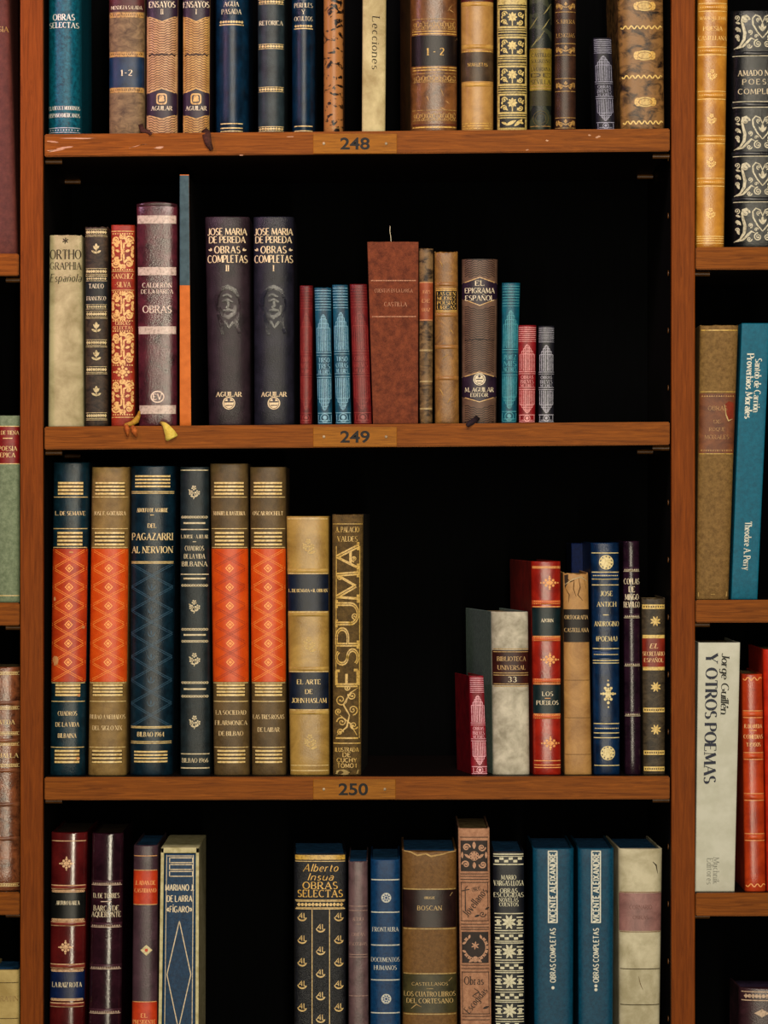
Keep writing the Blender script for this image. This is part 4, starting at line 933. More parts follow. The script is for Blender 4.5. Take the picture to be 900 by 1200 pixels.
b = Book('250', 'leather_book', 'bright red leather book with two dark green labels on shelf 250', (623.4, 658.2, 657.8), (626, 658.6), RED, .55, 2.5, depth=138, yaw=-.108, board=L('leather', (130, 34, 22), (100, 24, 16), .5), bands=(706, 749, 797.6, 840), band_m=RBAND, band_h=1.1)
DG = L('leather', (20, 46, 52), (12, 30, 34), .4); b.panel(712, 745, DG); b.panel(802.5, 836, DG); b.g = mat('foil', (236, 176, 108), (206, 132, 72), rough=.4); b.lm = CREAM
b.text('AZORIN', 727, 4, 14, thick=.26); b.text('LOS', 813, 5, 12, thick=.22); b.text('PUEBLOS', 823.5, 4.8, 25, thick=.22); b.rule(818.3, .7, f=.2)
for q in (683, 773, 871): b.fleuron(3, q, 11, 8)
for q in (664, 665.6, 711, 745.8, 801.4, 837, 891.5, 896.5, 899.5): b.rule(q, 1)
for q in (704.5, 707.5, 747.5, 750.5, 796, 799.4, 838.4, 841.6): b.beads(q, 14, .6)
b.end()
b = Book('250', 'leather_book', 'worn light tan book with a black label, torn at its head', (660, 689.6, 671), (661.8, 693.8), L('calf', (190, 148, 90), (152, 112, 62), .55, .7, .3), .5, 2.5, jag=1.6)
b.panel(714, 752.5, L('leather', (40, 32, 28), (28, 22, 20), .5)); b.lm = mat('foil', (206, 178, 130), (166, 136, 90), rough=.45); b.g = mat('foil', (140, 104, 58), (120, 88, 48), rough=.6)
b.text('ORTOGRAFIA', 723.3, 4.6, 27, thick=.22); b.text('CASTELLANA', 738.3, 4.6, 28, thick=.22)
for q in (797, 841, 884): b.rule(q, .7)
CR = L('paper', (96, 66, 36), (74, 50, 28), .8)
for pts in ([(-11, 676), (-7, 682), (-2, 680), (-3, 690), (0, 699)], [(3, 676), (5, 688), (2, 697), (8, 704)], [(-12, 690), (-8, 697), (-9, 706)], [(9, 676), (12, 690)]): b.stroke(pts, [.4] + [1.0] * (len(pts) - 2) + [.3], CR, .4, b.marks)
b.stroke([(-13, 685), (-4, 679), (6, 676), (13, 681)], [.5, 1.2, 1.2, .4], L('paper', (210, 190, 150)), .45, b.marks)
b.blob([(-13.5, 674), (-9, 673), (-9, 682), (-13, 690)], L('leather', (70, 54, 44)), .4, b.marks); b.end()
b = Book('250', 'cloth_book', 'plain royal blue book pushed back behind the worn tan one', (669.5, 688.5, 636.5), (670, 690), L('cloth', (18, 46, 104), (10, 30, 76), .7), .2, 4, Y=156, depth=90); b.end()
b = Book('250', 'leather_book', 'royal blue leather book with gilt rosettes and long ornament on shelf 250', (692.4, 726, 636), (696, 727), L('leather', (18, 54, 92), (10, 32, 60), .28, 1, .3), .6, 2.4, bands=(674.5, 767, 853.5), band_m=L('leather', (26, 66, 112), (16, 44, 80), .3), band_h=1.4, band_r=4)
b.g = mat('foil', (228, 212, 160), (186, 164, 108), rough=.4); b.lm = b.g
for q in (659, 882.5): b.rosette(1, q, 8.4, 10); b.star(1, q, 3.4, 6)
for q in (648, 670.5, 678.6, 685.5, 760, 774, 777, 848, 859, 864.5, 897): b.rule(q, 1.0)
for q in (674.5, 767, 853.5): b.beads(q, 16, .7)
for q, t, h, w_ in ((695.5, 'JOSE', 5.4, 14), (708, 'ANTICH', 5.4, 22), (731, 'ANDROGINO', 5.6, 30), (748.5, '(POEMA)', 5.6, 24)): b.text(t, q, h, w_, p=1, thick=.22)
b.rule(720.6, .9, f=.2); b.fleuron(2, 813, 9, 17); b.fleuron(2, 813, 6, 10); b.end()
b = Book('250', 'leather_book', 'narrow glossy purple book with four white toothed bands on shelf 250', (730.2, 749.8, 634.2), (732.6, 752), L('calf', (54, 30, 48), (30, 16, 28), .24, .8, .22, .35), .85, 2.2, bands=(667, 721.5, 778, 836.5), band_m=L('leather', (70, 44, 62), (48, 28, 42), .25), band_h=1.4)
b.g = CREAM; b.lm = CREAM
for q in (668.5, 723, 779.5, 838): b.teeth(q, 8, 2.2); b.rule(q + 1, .8)
for q, t, w_ in ((681.3, 'COPLAS', 17.5), (690.5, 'DE', 6.5), (699.6, 'MINGO', 15.5), (708.6, 'REVULGO', 18.8)): b.text(t, q, 6.6, w_, thick=.2)
b.end()
b = Book('250', 'leather_book', 'dark olive book with a red label ending the row on shelf 250', (752, 779.8, 700.5), (754.2, 779.6), L('speckle', (86, 74, 56), (50, 42, 32), .5, .8, .3), .5, 2.6, jag=1.0)
b.panel(748, 782, L('leather', (146, 52, 34), (112, 36, 24), .4)); b.g = mat('foil', (222, 194, 120), (176, 146, 80), rough=.4); b.lm = mat('foil', (236, 202, 150), (206, 164, 108), rough=.45)
b.text('EL', 757, 5, 9, slant=.25, thick=.2); b.text('SECRETARIO', 766, 4.6, 26, thick=.2); b.text('ESPAÑOL', 773.6, 4.6, 22, thick=.2)
for q in (711, 832, 882, 901): b.fill(q - 2.6, q + 2.6, b.g); b.beads(q, 9, 1.0, L('leather', (70, 56, 38)))
for q in (746, 783.5): b.fill(q - 2, q + 2, b.g)
for q in (728, 805, 855): b.star(2, q, 6.4, 8)
b.end()

# ------------------------------------------------------------------ the lowest row
b = Book('251', 'leather_book', 'glossy maroon book with black and navy labels at the left end of the lowest row', (59.2, 101.6, 976), (56, 97), L('calf', (108, 34, 34), (70, 19, 22), .16, .5, .1), .6, 2.4, pages=PAGES_DARK, bands=(1039.5, 1082.5, 1132, 1177.5), band_m=L('leather', (150, 70, 60), (112, 44, 40), .25), band_h=1.2)
b.panel(1045, 1077, L('leather', (26, 28, 28), (18, 20, 20), .35)); b.panel(1137, 1172, L('leather', (22, 44, 92), (12, 28, 64), .35)); b.g = mat('foil', (226, 190, 150), (180, 138, 104), rough=.4); b.lm = CREAM
b.text('ARTURO BAREA', 1058, 4.6, 27, thick=.24); b.text('LA RAIZ ROTA', 1154, 5.6, 34, thick=.22)
for q in (1012, 1110): b.fleuron(-2, q, 8.5, 8)
for q in (985.5, 1037.5, 1041.8, 1080.5, 1084.8, 1130, 1134.5, 1175.5, 1179.8): b.rule(q, .9)
for q in (1044.5, 1078, 1137.5, 1171.5): b.wave(q, 1.3, 9, .9); b.wave(q, -1.3, 9, .9)
b.end()
b = Book('251', 'leather_book', 'very glossy aubergine book with white beaded bands in the lowest row', (107.2, 144, 977), (101, 140.6), L('calf', (62, 32, 44), (36, 17, 25), .14, .9, .14), .62, 2.3, pages=PAGES_DARK, bands=(1034, 1083.5, 1132.5, 1184.5), band_m=L('leather', (84, 50, 62), (56, 30, 40), .2), band_h=1.5)
b.g = mat('foil', (218, 196, 178), (170, 146, 130), rough=.4); b.lm = CREAM
for q in (1036, 1085.5, 1134.5, 1186.5): b.teeth(q, 13, 2.2); b.rule(q + 1, .8)
for q, t, h, w_ in ((1049.5, 'D. DE TORRES', 5.4, 30), (1064.3, 'BARCA DE', 6, 29), (1071.6, 'AQUERONTE', 6, 34)): b.text(t, q, h, w_, thick=.2)
b.rule(1056.5, 1, f=.34); b.end()
b = Book('251', 'leather_book', 'dull violet brown book with two orange labels in the lowest row', (156.2, 184.8, 991), (153, 183.4), L('calf', (92, 66, 78), (60, 42, 50), .4, .7, .3), .6, 2.4, pages=PAGES_BLUE_LIT)
OL = L('leather', (206, 76, 38), (172, 54, 26), .4); b.panel(1020.5, 1059.5, OL); b.panel(1174.5, 1215, OL); b.g = mat('foil', (226, 174, 118), (190, 134, 84), rough=.4); b.lm = mat('foil', (246, 184, 120), (226, 150, 90), rough=.45)
b.text('J. ADAN DE', 1034.5, 5, 23, thick=.22); b.text('CASTIDIANO', 1043.5, 4.6, 25, thick=.22); b.text('EL', 1190, 4.6, 7, thick=.22); b.text('PRESIDENTE', 1197.5, 4.4, 26, thick=.22)
for q in (1003, 1019.8, 1060, 1174, ): b.rule(q, .9)
b.lozenge(2, 1113.5, 7, 6.4, mat('foil', (216, 204, 160), (176, 160, 112), rough=.4)); b.disc(2, 1113.5, 2, OL, off=.6); b.end()

# slipcase with its book
SLM = L('paper', (214, 206, 168), (182, 172, 130), .6)
b = Book('251', 'cloth_book', 'blue cloth book with a long gilt diamond, standing in a cream slipcase', (192.6, 229.2, 1000.5), (188.4, 228.4), L('cloth', (24, 72, 108), (14, 48, 78), .34, 1, .35), .12, 4.5, Y=21, depth=112)
b.g = mat('foil', (222, 206, 176), (184, 166, 134), rough=.4); b.lm = mat('foil', (232, 218, 190), (200, 182, 150), rough=.45)
for i in range(3):
    q = 1008 + 8 * i; b.stroke([(-12, q - 2.8), (17 - 2, q - 2.8), (17 - 2, q + 2.8), (-12, q + 2.8)], 1.1, None, .5, None, True)
for q, t, w_ in ((1040, 'MARIANO J.', 33), (1053, 'DE LARRA', 29), (1065.5, '«FÍGARO»', 29)): b.text(t, q, 7, w_, serif=False, thick=.2, thin=.15)
b.stroke([(0, 1079), (14, 1142), (0, 1206), (-14, 1142)], 1.1, None, .5, None, True)
b.stroke([(-15.5, 1002), (-16.5, 1290)], .8); b.stroke([(15.8, 1002), (16, 1290)], .8); b.rule(1003, .8, f=.8); b.end()
sl = thing('slipcase', 'cream card slipcase holding the blue book with the long diamond', 'slipcase', b.org.copy())
bb = b
def slip(nm, pa, pb, qa, qb, ya, yb_):
    bm = bmesh.new(); V_ = []
    for q in (qa, qb):
        xl, xr = bb.edges(max(q, bb.yt)); 
        for p in (pa, pb):
            x = (xl if p[0] == 'l' else xr) + p[1]
            for y in (ya, yb_): V_.append(bm.verts.new(bb.loc(x, q, y)))
    for q in ((0, 1, 3, 2), (4, 6, 7, 5), (0, 4, 5, 1), (2, 3, 7, 6), (0, 2, 6, 4), (1, 5, 7, 3)): bm.faces.new([V_[i] for i in q])
    bmesh.ops.recalc_face_normals(bm, faces=bm.faces[:]); bmesh.ops.bevel(bm, geom=bm.edges[:], offset=.0004, segments=2, affect='EDGES')
    me = bpy.data.meshes.new(nm); bm.to_mesh(me); bm.free(); me.materials.append(SLM); return link(nm, me, sl)
ya, yb_ = b.Y - .0005, b.Y + .12
slip('side_panel', ('l', -3.9), ('l', -.35), b.yb, 993.6, ya, yb_); slip('side_panel', ('r', .35), ('r', 3.9), b.yb, 993.6, ya, yb_)
slip('top_panel', ('l', -3.9), ('r', 3.9), 999.6, 993.4, ya, yb_)

b = Book('251', 'leather_book', 'thick black pebbled book with rows of gilt crescents in the lowest row', (344.4, 406, 1000.5), (345, 405.4), L('leather', (36, 38, 46), (18, 19, 25), .35, 2.4, .8), .3, 3.0, pages=PAGES_BLUE_LIT, yaw=-.03)
b.g = mat('foil', (226, 198, 140), (184, 150, 92), rough=.4); b.lm = mat('foil', (228, 186, 96), (190, 146, 62), rough=.4)
b.fill(1002, 1007.5, mat('foil', (206, 170, 84), (150, 116, 50), rough=.35)); b.rule(1009.3, .8)
b.text('Alberto', 1016.8, 8.6, 40, slant=.3, serif=False, thick=.13, thin=.07); b.text('Insua', 1027.4, 8, 29, slant=.3, serif=False, thick=.13, thin=.07); b.text('OBRAS', 1037.6, 8, 40, thick=.17); b.text('SELECTAS', 1047, 8, 52, thick=.17)
b.chain(1060, 13, 2.6); b.rule(1055, 1.2); b.rule(1065, 1.2)
for p in (-9.5, 11): b.stroke([(p, 1066), (p, 1290)], .9)
for p, q0 in ((-21, 1075), (0.6, 1088), (22, 1075)):
    for i in range(9):
        q = q0 + 26.5 * i
        if q > 1285: continue
        b.stroke([(p + 5.6 * cos(R(a)), q - 1.4 - 5.2 * sin(R(a))) for a in range(-165, -5, 16)], [.5, 1, 1.4, 1.7, 1.8, 1.8, 1.7, 1.4, 1, .5], None)
        b.stroke([(p - 5, q + .8), (p - .5, q - 5), (p - .5, q + 1)], [.7, 1.0, 1.0]); b.stroke([(p - 3.4, q - 1), (p, q - 1)], .7); b.stroke([(p + 2, q - 5), (p + 2, q + 1)], 1.0); b.stroke([(p + 2, q + 1), (p + 4.4, q + 1)], .8)
b.end()
b = Book('251', 'leather_book', 'narrow worn mauve grey book between the black and the blue book in the lowest row', (408.2, 430.8, 1009), (408.4, 432.6), L('calf', (124, 98, 102), (80, 62, 66), .42, .8, .35), .65, 2.4, jag=1.0, pages=PAGES_BLUE_LIT)
b.g = mat('foil', (176, 146, 136), (130, 104, 98), rough=.5); b.lm = b.g
for q in (1062, 1067, 1118.5, 1121.5, 1167): b.rule(q, .8)
for q, t, w_ in ((1077, 'ALTOLA', 13), (1095, 'OBRAS', 15), (1106, 'ESCOGIDAS', 20)): b.text(t, q, 4, w_)
b.rule(1083, .8, f=.3); b.end()
b = Book('251', 'cloth_book', 'bright blue book with pale rosettes and rules in the lowest row', (434.2, 469, 1007.5), (433.6, 469.6), L('cloth', (24, 76, 120), (14, 52, 90), .34, 1, .3), .5, 2.5, pages=PAGES_BLUE_LIT)
b.g = mat('foil', (206, 206, 196), (160, 166, 166), rough=.45); b.lm = b.g
for q in (1031, 1069, 1107.6, 1148.4, 1187, 1225): b.rule(q, 1.4)
for q in (1052, 1170.5): b.disc(1, q, 5.8, n=20); b.star(1, q, 5, 8, L('cloth', (26, 82, 138), (16, 58, 106), .4, 1, .3)); b.ring(1, q, 2, .7, WHITE, None, .7)
b.text('FRONTAURA', 1089, 5, 30, thick=.2); b.text('DOCUMENTOS', 1124.5, 5, 33, thick=.2); b.text('HUMANOS', 1134, 5, 26, thick=.2); b.end()
b = Book('251', 'cloth_book', 'thick brown cloth book with a torn head and two title labels in the lowest row', (471, 535.2, 996.5), (472, 536.6), L('cloth', (134, 100, 58), (108, 78, 42), .42, .8, .4), .45, 2.5, jag=1.4, pages=PAGES_BLUE_LIT)
b.panel(1043, 1087, L('leather', (54, 34, 32), (36, 22, 22), .35)); b.panel(1142, 1187, L('leather', (84, 78, 48), (58, 54, 34), .42)); b.g = mat('foil', (186, 160, 104), (146, 118, 70), rough=.42); b.lm = mat('foil', (212, 184, 128), (176, 144, 92), rough=.42)
for q in (1042, 1088.5, 1141, 1188.5): b.rule(q, 1.3)
b.text('BOSCAN', 1064, 5, 28, thick=.18); b.text('OBRAS DE', 1052, 3, 12); b.text('CASTELLANOS', 1153, 3.6, 42, thick=.14); b.rule(1158.6, .6, f=.12); b.text('LOS CUATRO LIBROS', 1164.8, 5.4, 60, thick=.18); b.text('DEL CORTESANO', 1172.8, 5.2, 54, thick=.18)
TR = L('paper', (206, 178, 128), (168, 138, 92), .9)
b.stroke([(-30, 997.5), (-22, 998.5), (-14, 1002.5), (-4, 1000.5), (2, 1003.5), (16, 1001), (24, 998.5), (31, 998)], [1, 1.6, 2, 1.6, 2.2, 1.6, 1.2, .8], TR, .5, b.marks)
for pts in ([(-22, 1182), (-16, 1177), (-10, 1180)], [(26, 1146), (22, 1150)], [(27, 1046), (24, 1050)]): b.stroke(pts, [.5] + [1.2] * (len(pts) - 2) + [.4], TR, .6, b.marks)
b.end()
PINK = L('cloth', (190, 146, 118), (156, 114, 90), .65, .7, .3); PB = L('leather', (58, 44, 40), (42, 32, 30), .6)
b = Book('251', 'cloth_book', 'tall faded pink book with black art nouveau ornament in the lowest row', (536.8, 573.8, 970.5), (541, 576.8), PINK, .25, 3.2, jag=.4)
b.g = PB; b.lm = PB; PK = mat('foil', (198, 156, 128), (170, 128, 102), rough=.6)
for q0, q1 in ((985, 1021), (1092, 1128.5), (1200, 1236)):
    g = Geo(); g.grid(b.strip_rows(q0, q1, .3, -.86, .86), PB); g.build('black_panel', b.root)
q0 = 985; b.g = PK
for sx in (-1, 1): b.spiral(sx * 9, 993, 4.4, 0, 1.4, 1.8, hand=sx); b.spiral(sx * 10, 1013, 4.4, 180, 1.4, 1.8, hand=-sx); b.leaf(sx * 4, 1006, 9, 90 - sx * 55, 1.6); b.leaf(sx * 14, 1006, 8, 90, 1.4)
b.rosette(0, 1003, 5.5); b.leaf(0, 995, 9, 90, 2); b.leaf(0, 1010, 8, -90, 2)
for a in range(-150, 160, 20):
    if abs(a - 90) < 25: continue
    r = 12; x, y = r * cos(R(a)), r * 1.05 * sin(R(a)); b.leaf(x, 1110 - y, 5.4, a + 60, 1.4); b.leaf(x, 1110 - y, 5.4, a - 60, 1.4)
b.disc(0, 1124, 3.4, PK); b.leaf(0, 1123, 9, -30, 1.6); b.leaf(0, 1123, 9, 210, 1.6); b.star(0, 1108, 5, 6)
for q in (1206, 1228): b.leaf(-8, q, 10, 30, 2); b.leaf(8, q, 10, 150, 2)
b.g = PB
for q in (981, 1024, 1027, 1030.5, 1034, 1079, 1083, 1086.5, 1089, 1131, 1135, 1139, 1188, 1191, 1195): b.rule(q, .8, f=.9)
for p in (-15.5, 15.5): b.stroke([(p, 1034), (p, 1079)], .7); b.stroke([(p, 1139), (p, 1188)], .7)
b.text('OBRAS', 1041.5, 5, 10, p=2, rot=12); b.text('Jovellanos', 1057, 9.5, 38, rot=52, serif=False, thick=.15, thin=.08, m=PB)
b.stroke([(-11, 1068), (-11, 1041), (-8, 1038)], [1.4, 1, .5]); b.stroke([(-15, 1044), (-6, 1042)], 1.0)
b.spiral(9, 1071, 4, 0, 1.2, 1.2); b.leaf(6, 1072, 7, 200, 1.3); b.leaf(12, 1066, 6, 30, 1.2)
b.text('Obras', 1149, 9, 22, p=-2, thick=.16); b.text('Escogidas', 1172, 8.5, 34, rot=50, serif=False, thick=.15, thin=.08, m=PB); b.stroke([(-2, 1158), (4, 1162), (-4, 1167), (2, 1170)], [.4, 1.2, 1, .4]); b.leaf(8, 1182, 8, 20, 1.4); b.end()
NVB = L('leather', (28, 32, 44), (18, 21, 30), .45)
b = Book('251', 'cloth_book', 'dark navy book with white woven geometric pattern in the lowest row', (577.2, 614.4, 998), (580.4, 616), NVB, .4, 2.8, pages=PAGES_BLUE_LIT)
b.g = mat('foil', (220, 216, 190), (180, 176, 150), rough=.5); b.lm = b.g
def checks(q, ph=0):
    for r in range(2):
        for i in range(6):
            if (i + r + ph) % 2: b.fill(q + r * 3 - 1.4, q + r * 3 + 1.6, b.g, -16 + i * 5.4, -16 + i * 5.4 + 4.8, .45)
for q in (1001, 1013): b.rule(q, 1.3)
b.rule(1003.5, .8); checks(1006)
for q, t, h, w_ in ((1028, 'MARIO', 5, 17), (1034.8, 'VARGAS LLOSA', 6, 36), (1043.6, 'OBRAS', 5, 20), (1048.6, 'ESCOGIDAS', 5.2, 35), (1054.6, 'NOVELAS', 4.4, 22), (1059.8, 'CUENTOS', 4.4, 22)): b.text(t, q, h, w_, thick=.22)
for k in range(7):
    q = 1081 + 34.6 * k
    for dq in (-10.5, 9.5): b.rule(q + dq, 1.1, f=.92)
    b.star(0, q - .5, 9, 8); b.disc(0, q - .5, 2.4)
    for sx in (-1, 1):
        for dq in (-6, -1.5, 3, 6.5): b.fill(q + dq - .7, q + dq + .7, b.g, sx * 16.5 if sx < 0 else 9, -9 if sx < 0 else 16.5)
        b.fill(q - 3.5, q + 2.5, b.g, -14.5 if sx < 0 else 10.5, -10.5 if sx < 0 else 14.5)
    b.rule(q + 12.4, 1.0, f=.92); b.rule(q + 22, 1.0, f=.92); checks(q + 15.6, k % 2)
b.end()
for (xa, xb_, xc_, xd, n_, lb, pc) in ((624.4, 672.8, 627, 671.4, 1, 'teal blue book with upright white title strip and one dot, left of its pair', -1), (677.2, 719.8, 678.4, 718, 2, 'teal blue book with upright white title strip and two dots, right of its pair', 0)):
    b = Book('251', 'cloth_book', lb, (xa, xb_, 994.5), (xc_, xd), L('cloth', (19, 88, 116), (11, 62, 88), .34, 1.2, .4), .32, 2.8, pages=PAGES_BLUE_LIT)
    b.g = WHITE; b.lm = WHITE
    b.text('VICENTE ALEIXANDRE', 1040, 6.8, 80, p=pc, rot=90, serif=False, thick=.24, thin=.2)
    for p in (-5, 5): b.stroke([(pc + p, 997.5), (pc + p, 1081)], 1.5)
    for q in (997.5, 1081): b.fill(q - .7, q + .7, WHITE, pc - 5.6, pc + 5.6)
    b.text('OBRAS COMPLETAS', 1119.5, 6.2, 63, p=pc, rot=90, serif=False, thick=.2, thin=.17)
    for i in range(n_): b.disc(pc, 1157.5 + (i - (n_ - 1) / 2) * 4.6, 1.9, n=10)
    b.end()
b = Book('251', 'vellum_book', 'cream vellum book with a faded pink label at the right end of the lowest row', (725.4, 777, 995), (726.6, 772.6), L('vellum', (208, 201, 176), (170, 162, 134), .45, 1.2, .3), .45, 2.5, pages=PAGES_BLUE_LIT, yaw=-.03)
b.panel(1046.5, 1091, L('calf', (164, 122, 118), (126, 90, 88), .5, 1, .2)); b.g = L('paper', (80, 68, 48)); b.lm = mat('foil', (120, 80, 76), (140, 100, 96), rough=.6)
for q in (1135.5, 1177.5): b.rule(q, .9)
for q in (1045.5, 1092): b.rule(q, .9, mat('foil', (150, 112, 90), (120, 90, 70)))
b.text('CORNARIO', 1063, 4.6, 26); b.text('OBRAS', 1075, 4, 18)
b.stroke([(14, 1010), (18, 1014), (20, 1024)], [.5, 1.6, .4], INK, .4, b.marks); b.stroke([(-2, 1144), (0, 1153), (3, 1160)], [.3, .9, .3], L('paper', (120, 100, 70)), .4, b.marks); b.end()

# ------------------------------------------------------------------ bay at the left edge
b = Book('LA', 'cloth_book', 'big reddish brown cloth book leaning at the left edge of the picture', (-52, 7.6, -70), (-36, 20.4), L('cloth', (106, 60, 52), (84, 44, 40), .6, .5, .4), .35, 3.0)
b.text('POESIA', 34, 6, 30, p=14, m=GOLD_DIM); b.end()
b = Book('LB', 'cloth_book', 'sage green cloth book with a red label at the left edge of the picture', (-5, 23.0, 487), (-5, 22.8), L('cloth', (136, 150, 122), (106, 120, 94), .7, .6, .4), .55, 2.5)
b.panel(499.5, 544, L('leather', (140, 34, 32), (106, 22, 24), .4)); b.g = PG; b.lm = PG
b.text('L. DE TIENA', 507, 4.4, 25, thick=.2); b.rule(513.6, 1, f=.4); b.text('POESIA', 525.5, 5, 21, thick=.2); b.text('EPICA', 533.2, 5, 17, thick=.2)
for q in (499.5, 543.5, 698): b.rule(q, .9)
b.end()
b = Book('LC', 'leather_book', 'brown marbled leather book with raised bands at the left edge of the picture', (-26, 23.2, 782), (-26, 23), L('calf', (150, 92, 58), (62, 34, 24), .22, 1.3, .3), .5, 2.5, bands=(824, 868, 903, 943, 983), band_m=L('leather', (150, 96, 64), (104, 62, 40), .3))
b.g = PG; b.lm = PG
for q in (789, 829.5, 859.5, 872, 897, 1037): b.beads(q, 22, .8); b.rule(q + 1.6, .6); b.rule(q - 1.6, .6)
b.text('SEPULVEDA', 846.2, 5, 36, thick=.2); b.text('RAGUALLA', 885.4, 5, 38, p=3, thick=.2); b.end()
b = Book('LD', 'cloth_book', 'cream book with a dark ruled spine at the bottom left corner', (-12, 22.4, 1137), (-12, 22), L('vellum', (196, 176, 122), (166, 144, 92), .6, 1, .2), .35, 2.8, pages=PAGES_BLUE_LIT)
b.g = L('paper', (110, 92, 56)); b.lm = mat('foil', (150, 120, 70), (168, 140, 90)); b.rule(1151.5, .8); b.rule(1193.5, .8); b.text('MORATIN', 1170, 5.6, 31, thick=.16); b.end()

# ------------------------------------------------------------------ bay at the right edge
b = Book('RA', 'leather_book', 'yellow ochre leather book with raised bands standing on the right bay shelf', (818.6, 854.2, -50), (815.8, 849.2), L('calf', (206, 150, 62), (164, 108, 38), .3, .7, .2), .55, 2.5, bands=(8.5, 59.5, 111.5, 163.5, 213.5), band_m=L('leather', (216, 160, 74), (186, 128, 50), .28), band_h=1.8, band_r=3.2)
b.g = mat('foil', (240, 206, 134), (216, 170, 92), rough=.35); b.lm = b.g
for q in (8.5, 59.5, 111.5, 163.5, 213.5): b.rule(q + 4.6, .9); b.rule(q - 4.6, .8); b.beads(q, 12, .7)
for q in (88, 140, 191, 250.5): b.flower(0, q, 6.4)
b.text('MARAGALL JOAN', 21.2, 3.8, 30); b.rule(24.6, .7, f=.1); b.text('POESIA', 33.5, 5, 22); b.text('CASTELLANA', 44.6, 5, 34)
for q in (277, 279.4, 282, 285): b.rule(q, .9)
b.end()
b = Book('RA', 'leather_book', 'thick black book with heart shaped silver scrollwork at the top right', (857, 930, 11.5), (858.5, 929), L('leather', (22, 24, 28), (13, 14, 17), .25, 1, .3), .45, 2.5, bands=(62.5, 122.5, 180, 233.5), band_m=L('leather', (44, 46, 52), (28, 29, 34), .2), band_h=1.4)
b.g = mat('foil', (206, 198, 176), (150, 142, 118), rough=.4); b.lm = mat('foil', (222, 206, 178), (180, 162, 132), rough=.4)
for qc in (36.5, 155, 209.5, 263):
    b.stroke([(0, qc - 10), (-3, qc - 17), (-8, qc - 19), (-11.5, qc - 15), (-11, qc - 8), (-6, qc + 1), (0, qc + 8)], [1, 1.2, 1.5, 1.8, 1.8, 1.6, 1]); b.stroke([(0, qc - 10), (3, qc - 17), (8, qc - 19), (11.5, qc - 15), (11, qc - 8), (6, qc + 1), (0, qc + 8)], [1, 1.2, 1.5, 1.8, 1.8, 1.6, 1])
    b.leaf(0, qc - 1, 9, 90, 1.8); b.leaf(0, qc, 8, 125, 1.2); b.leaf(0, qc, 8, 55, 1.2)
    for sx in (-1, 1):
        b.spiral(sx * 4.6, qc - 13.5, 2.8, 90, 1.2, 1.1, hand=-sx); b.spiral(sx * 5.5, qc + 14.5, 4.8, -90, 1.6, 1.5, hand=sx); b.spiral(sx * 7.5, qc + 6, 2.4, 0, 1.2, 1, hand=sx)
        b.stroke([(sx * 33, qc + 20.5), (sx * 26, qc + 17), (sx * 21.5, qc + 10), (sx * 20.5, qc + 2), (sx * 22.5, qc - 6), (sx * 24, qc - 12)], [.5, 2.2, 3.4, 3.6, 3, 2.4])
        b.spiral(sx * 19.6, qc - 13.5, 4.6, 180 if sx > 0 else 0, 1.3, 2.4, hand=-sx if False else sx); b.stroke([(sx * 24, qc - 12), (sx * 23, qc - 17), (sx * 19, qc - 18.4), (sx * 15.4, qc - 15.5)], [2.4, 2.6, 2.4, 1.6])
        b.stroke([(sx * 30, qc + 20), (sx * 23, qc + 18), (sx * 17, qc + 12), (sx * 13, qc + 8), (sx * 9, qc + 10)], [.5, 2.2, 3, 2, .6]); b.spiral(sx * 14.5, qc + 1, 3, 90, 1.3, 1.3, hand=sx)
        b.spiral(sx * 15.5, qc + 17, 3.2, 0, 1.2, 1.3, hand=-sx)
        for dq, r in ((-16, 3.4), (-3, 2.6), (6, 3.0)): b.spiral(sx * 29.5, qc + dq, r, 90, 1.3, 1.2, hand=sx)
        b.leaf(sx * 25, qc + 1, 8, 90 - sx * 35, 1.6); b.leaf(sx * 27, qc + 12, 7, 90 - sx * 20, 1.6); b.leaf(sx * 25.5, qc - 9, 6, 90 - sx * 70, 1.3)
for q in (65.4, 119, 125.6, 183, 236.6): b.rule(q, .9)
b.text('AMADO NERVO', 85.4, 6.4, 56, thick=.17, gap=.34); b.text('POESIAS', 95.8, 6, 46, thick=.17, gap=.5); b.text('COMPLETAS', 107, 6, 56, thick=.17, gap=.34); b.end()
b = Book('RB', 'cloth_book', 'tall khaki cloth book with a torn reddish label on the right bay shelf', (821, 866, 380.5), (816.2, 854.2), L('cloth', (146, 116, 70), (112, 86, 48), .65, .8, .4), .4, 2.7, jag=.8)
b.panel(461, 531, L('calf', (138, 84, 46), (94, 50, 26), .6, 1.2, .2)); b.g = mat('foil', (206, 172, 92), (160, 128, 62), rough=.45); b.lm = mat('foil', (186, 146, 92), (130, 92, 56), rough=.5)
b.rule(387, 1.5); b.rule(459, .9); b.rule(531.8, .9); b.teeth(465, 14, 2.2, b.lm); b.teeth(527, 14, 2.2, b.lm, up=-1)
b.text('OBRAS', 478.3, 5, 22, thick=.15); b.text('DE', 494, 4, 8, thick=.15); b.text('ROQUE', 503, 4, 18, thick=.15); b.text('MORALES', 512, 4.6, 28, thick=.15)
b.blob([(8, 474), (13, 470), (19, 472), (19, 492), (13, 493), (10, 486)], L('leather', (142, 58, 32), (112, 40, 24), .5), .62, b.marks)
b.stroke([(8, 474), (10, 486), (13, 493), (18, 491)], [.5, 1.4, 1.6, .6], L('paper', (206, 180, 130)), .7, b.marks)
b.blob([(-17, 694), (17, 693), (16.5, 699), (-17, 699.5)], L('paper', (188, 160, 104), (156, 128, 78), .9), .4, b.marks); b.end()
b = Book('RB', 'cloth_book', 'teal cloth book with white sideways title leaning on the right bay shelf', (869.4, 902.5, 378.6), (857, 887.6), L('cloth', (10, 112, 138), (7, 94, 118), .55, .8, .25), .1, 5)
b.lm = WHITE
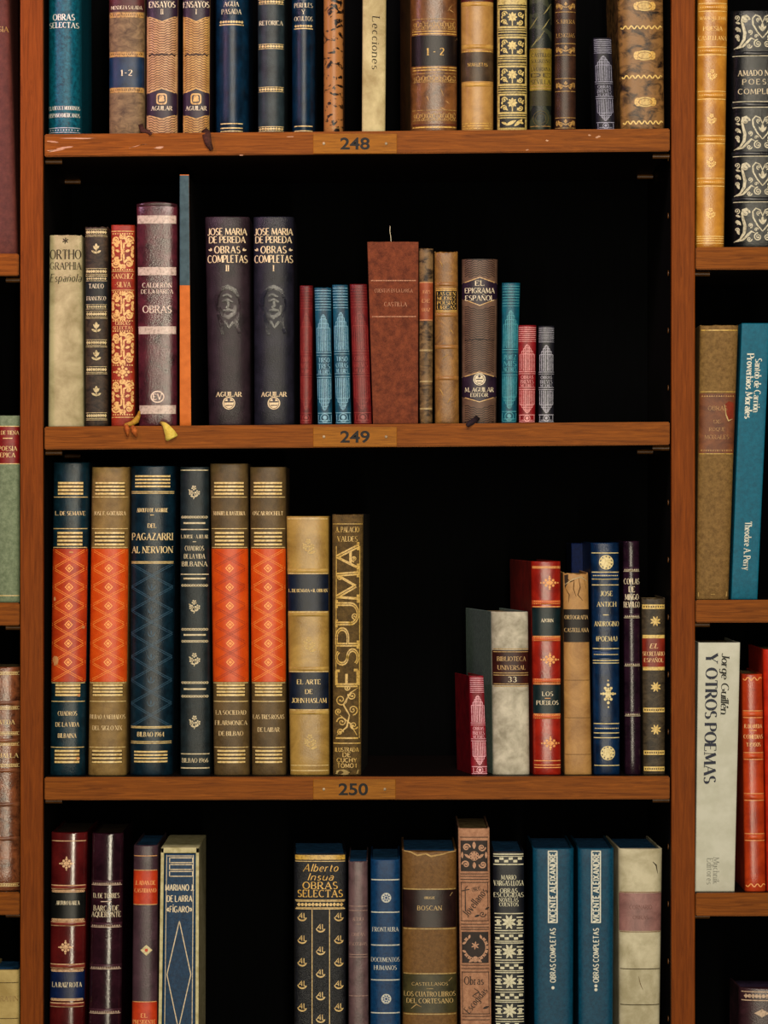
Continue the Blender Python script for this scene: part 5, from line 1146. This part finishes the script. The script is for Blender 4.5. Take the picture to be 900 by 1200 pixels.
b.text('Santob de Carrión', 451.5, 7.4, 62, p=4.8, rot=-90, thick=.17, thin=.08, gap=.2); b.text('Proverbios Morales', 452.5, 7.8, 75, p=-4.6, rot=-90, thick=.21, thin=.1, gap=.2); b.text('Theodore A. Perry', 639.5, 7.6, 56, p=1, rot=-90, thick=.19, thin=.1, gap=.2); b.end()
b = Book('RC', 'paper_book', 'tall white book with sideways navy title leaning against the right upright', (818.4, 867.6, 753), (814.6, 861), L('paper', (206, 206, 194), (194, 194, 180), .5, .4, .1), .12, 5)
b.text('Jorge Guillén', 801, 8.6, 70, p=7.5, rot=-90, m=BLACK_INK, slant=.12, thick=.2, thin=.07, gap=.18); b.text('Y OTROS POEMAS', 842, 13.4, 150, p=-8.5, rot=-90, m=NAVY_INK, thick=.25, thin=.06, gap=.26)
b.text('Muchnik', 1020, 6.6, 30, p=1, rot=-90, m=GREY_INK, thick=.12); b.text('Editores', 1021, 6.6, 30, p=-6.5, rot=-90, m=GREY_INK, thick=.12); b.end()
b = Book('RC', 'leather_book', 'slim orange red leather book with raised bands beside the white book', (869.8, 894, 790), (873.4, 898.2), L('calf', (196, 76, 32), (150, 46, 20), .28, .7, .25), .65, 2.4, bands=(837, 886, 934, 981), band_m=L('leather', (212, 98, 48), (172, 64, 28), .28), band_h=1.3, band_r=3)
b.g = mat('foil', (240, 176, 110), (214, 134, 72), rough=.4); b.lm = mat('foil', (244, 206, 150), (220, 164, 104), rough=.4)
for q in (795.5, 1037.5): b.wave(q, 1.8, 3, 1.2)
for q in (833, 841, 882, 890, 930, 938, 977, 985): b.rule(q, .8)
b.text('R. DE RUEDA', 851, 4.4, 20, thick=.2); b.rule(856, .9, f=.3); b.text('COMEDIAS', 863.2, 4.6, 22, thick=.22); b.text('Y PASOS', 872.4, 4.6, 16, thick=.22); b.end()
b = Book('RC', 'leather_book', 'scarlet spine cut by the right edge of the picture', (894.6, 938, 761), (899.2, 942), L('leather', (206, 56, 26), (172, 38, 18), .4), .4, 2.8); b.end()
b = Book('RD', 'leather_book', 'dark plum book with a gilt scroll band at the bottom right corner', (868, 946, 1158.5), (868, 945), L('calf', (78, 48, 56), (46, 28, 34), .35, .8, .3), .4, 2.6, pages=L('paper', (64, 50, 76), (44, 34, 56), .8), yaw=-.04)
b.g = mat('foil', (206, 180, 156), (150, 126, 106), rough=.42); b.rule(1162.5, 1.2); b.rule(1172.5, 1.2); b.chain(1167.5, 17, 3, edge=False)
b.fleuron(-14, 1187.5, 9, 5); b.lozenge(-14, 1187.5, 9, 4.6); b.end()
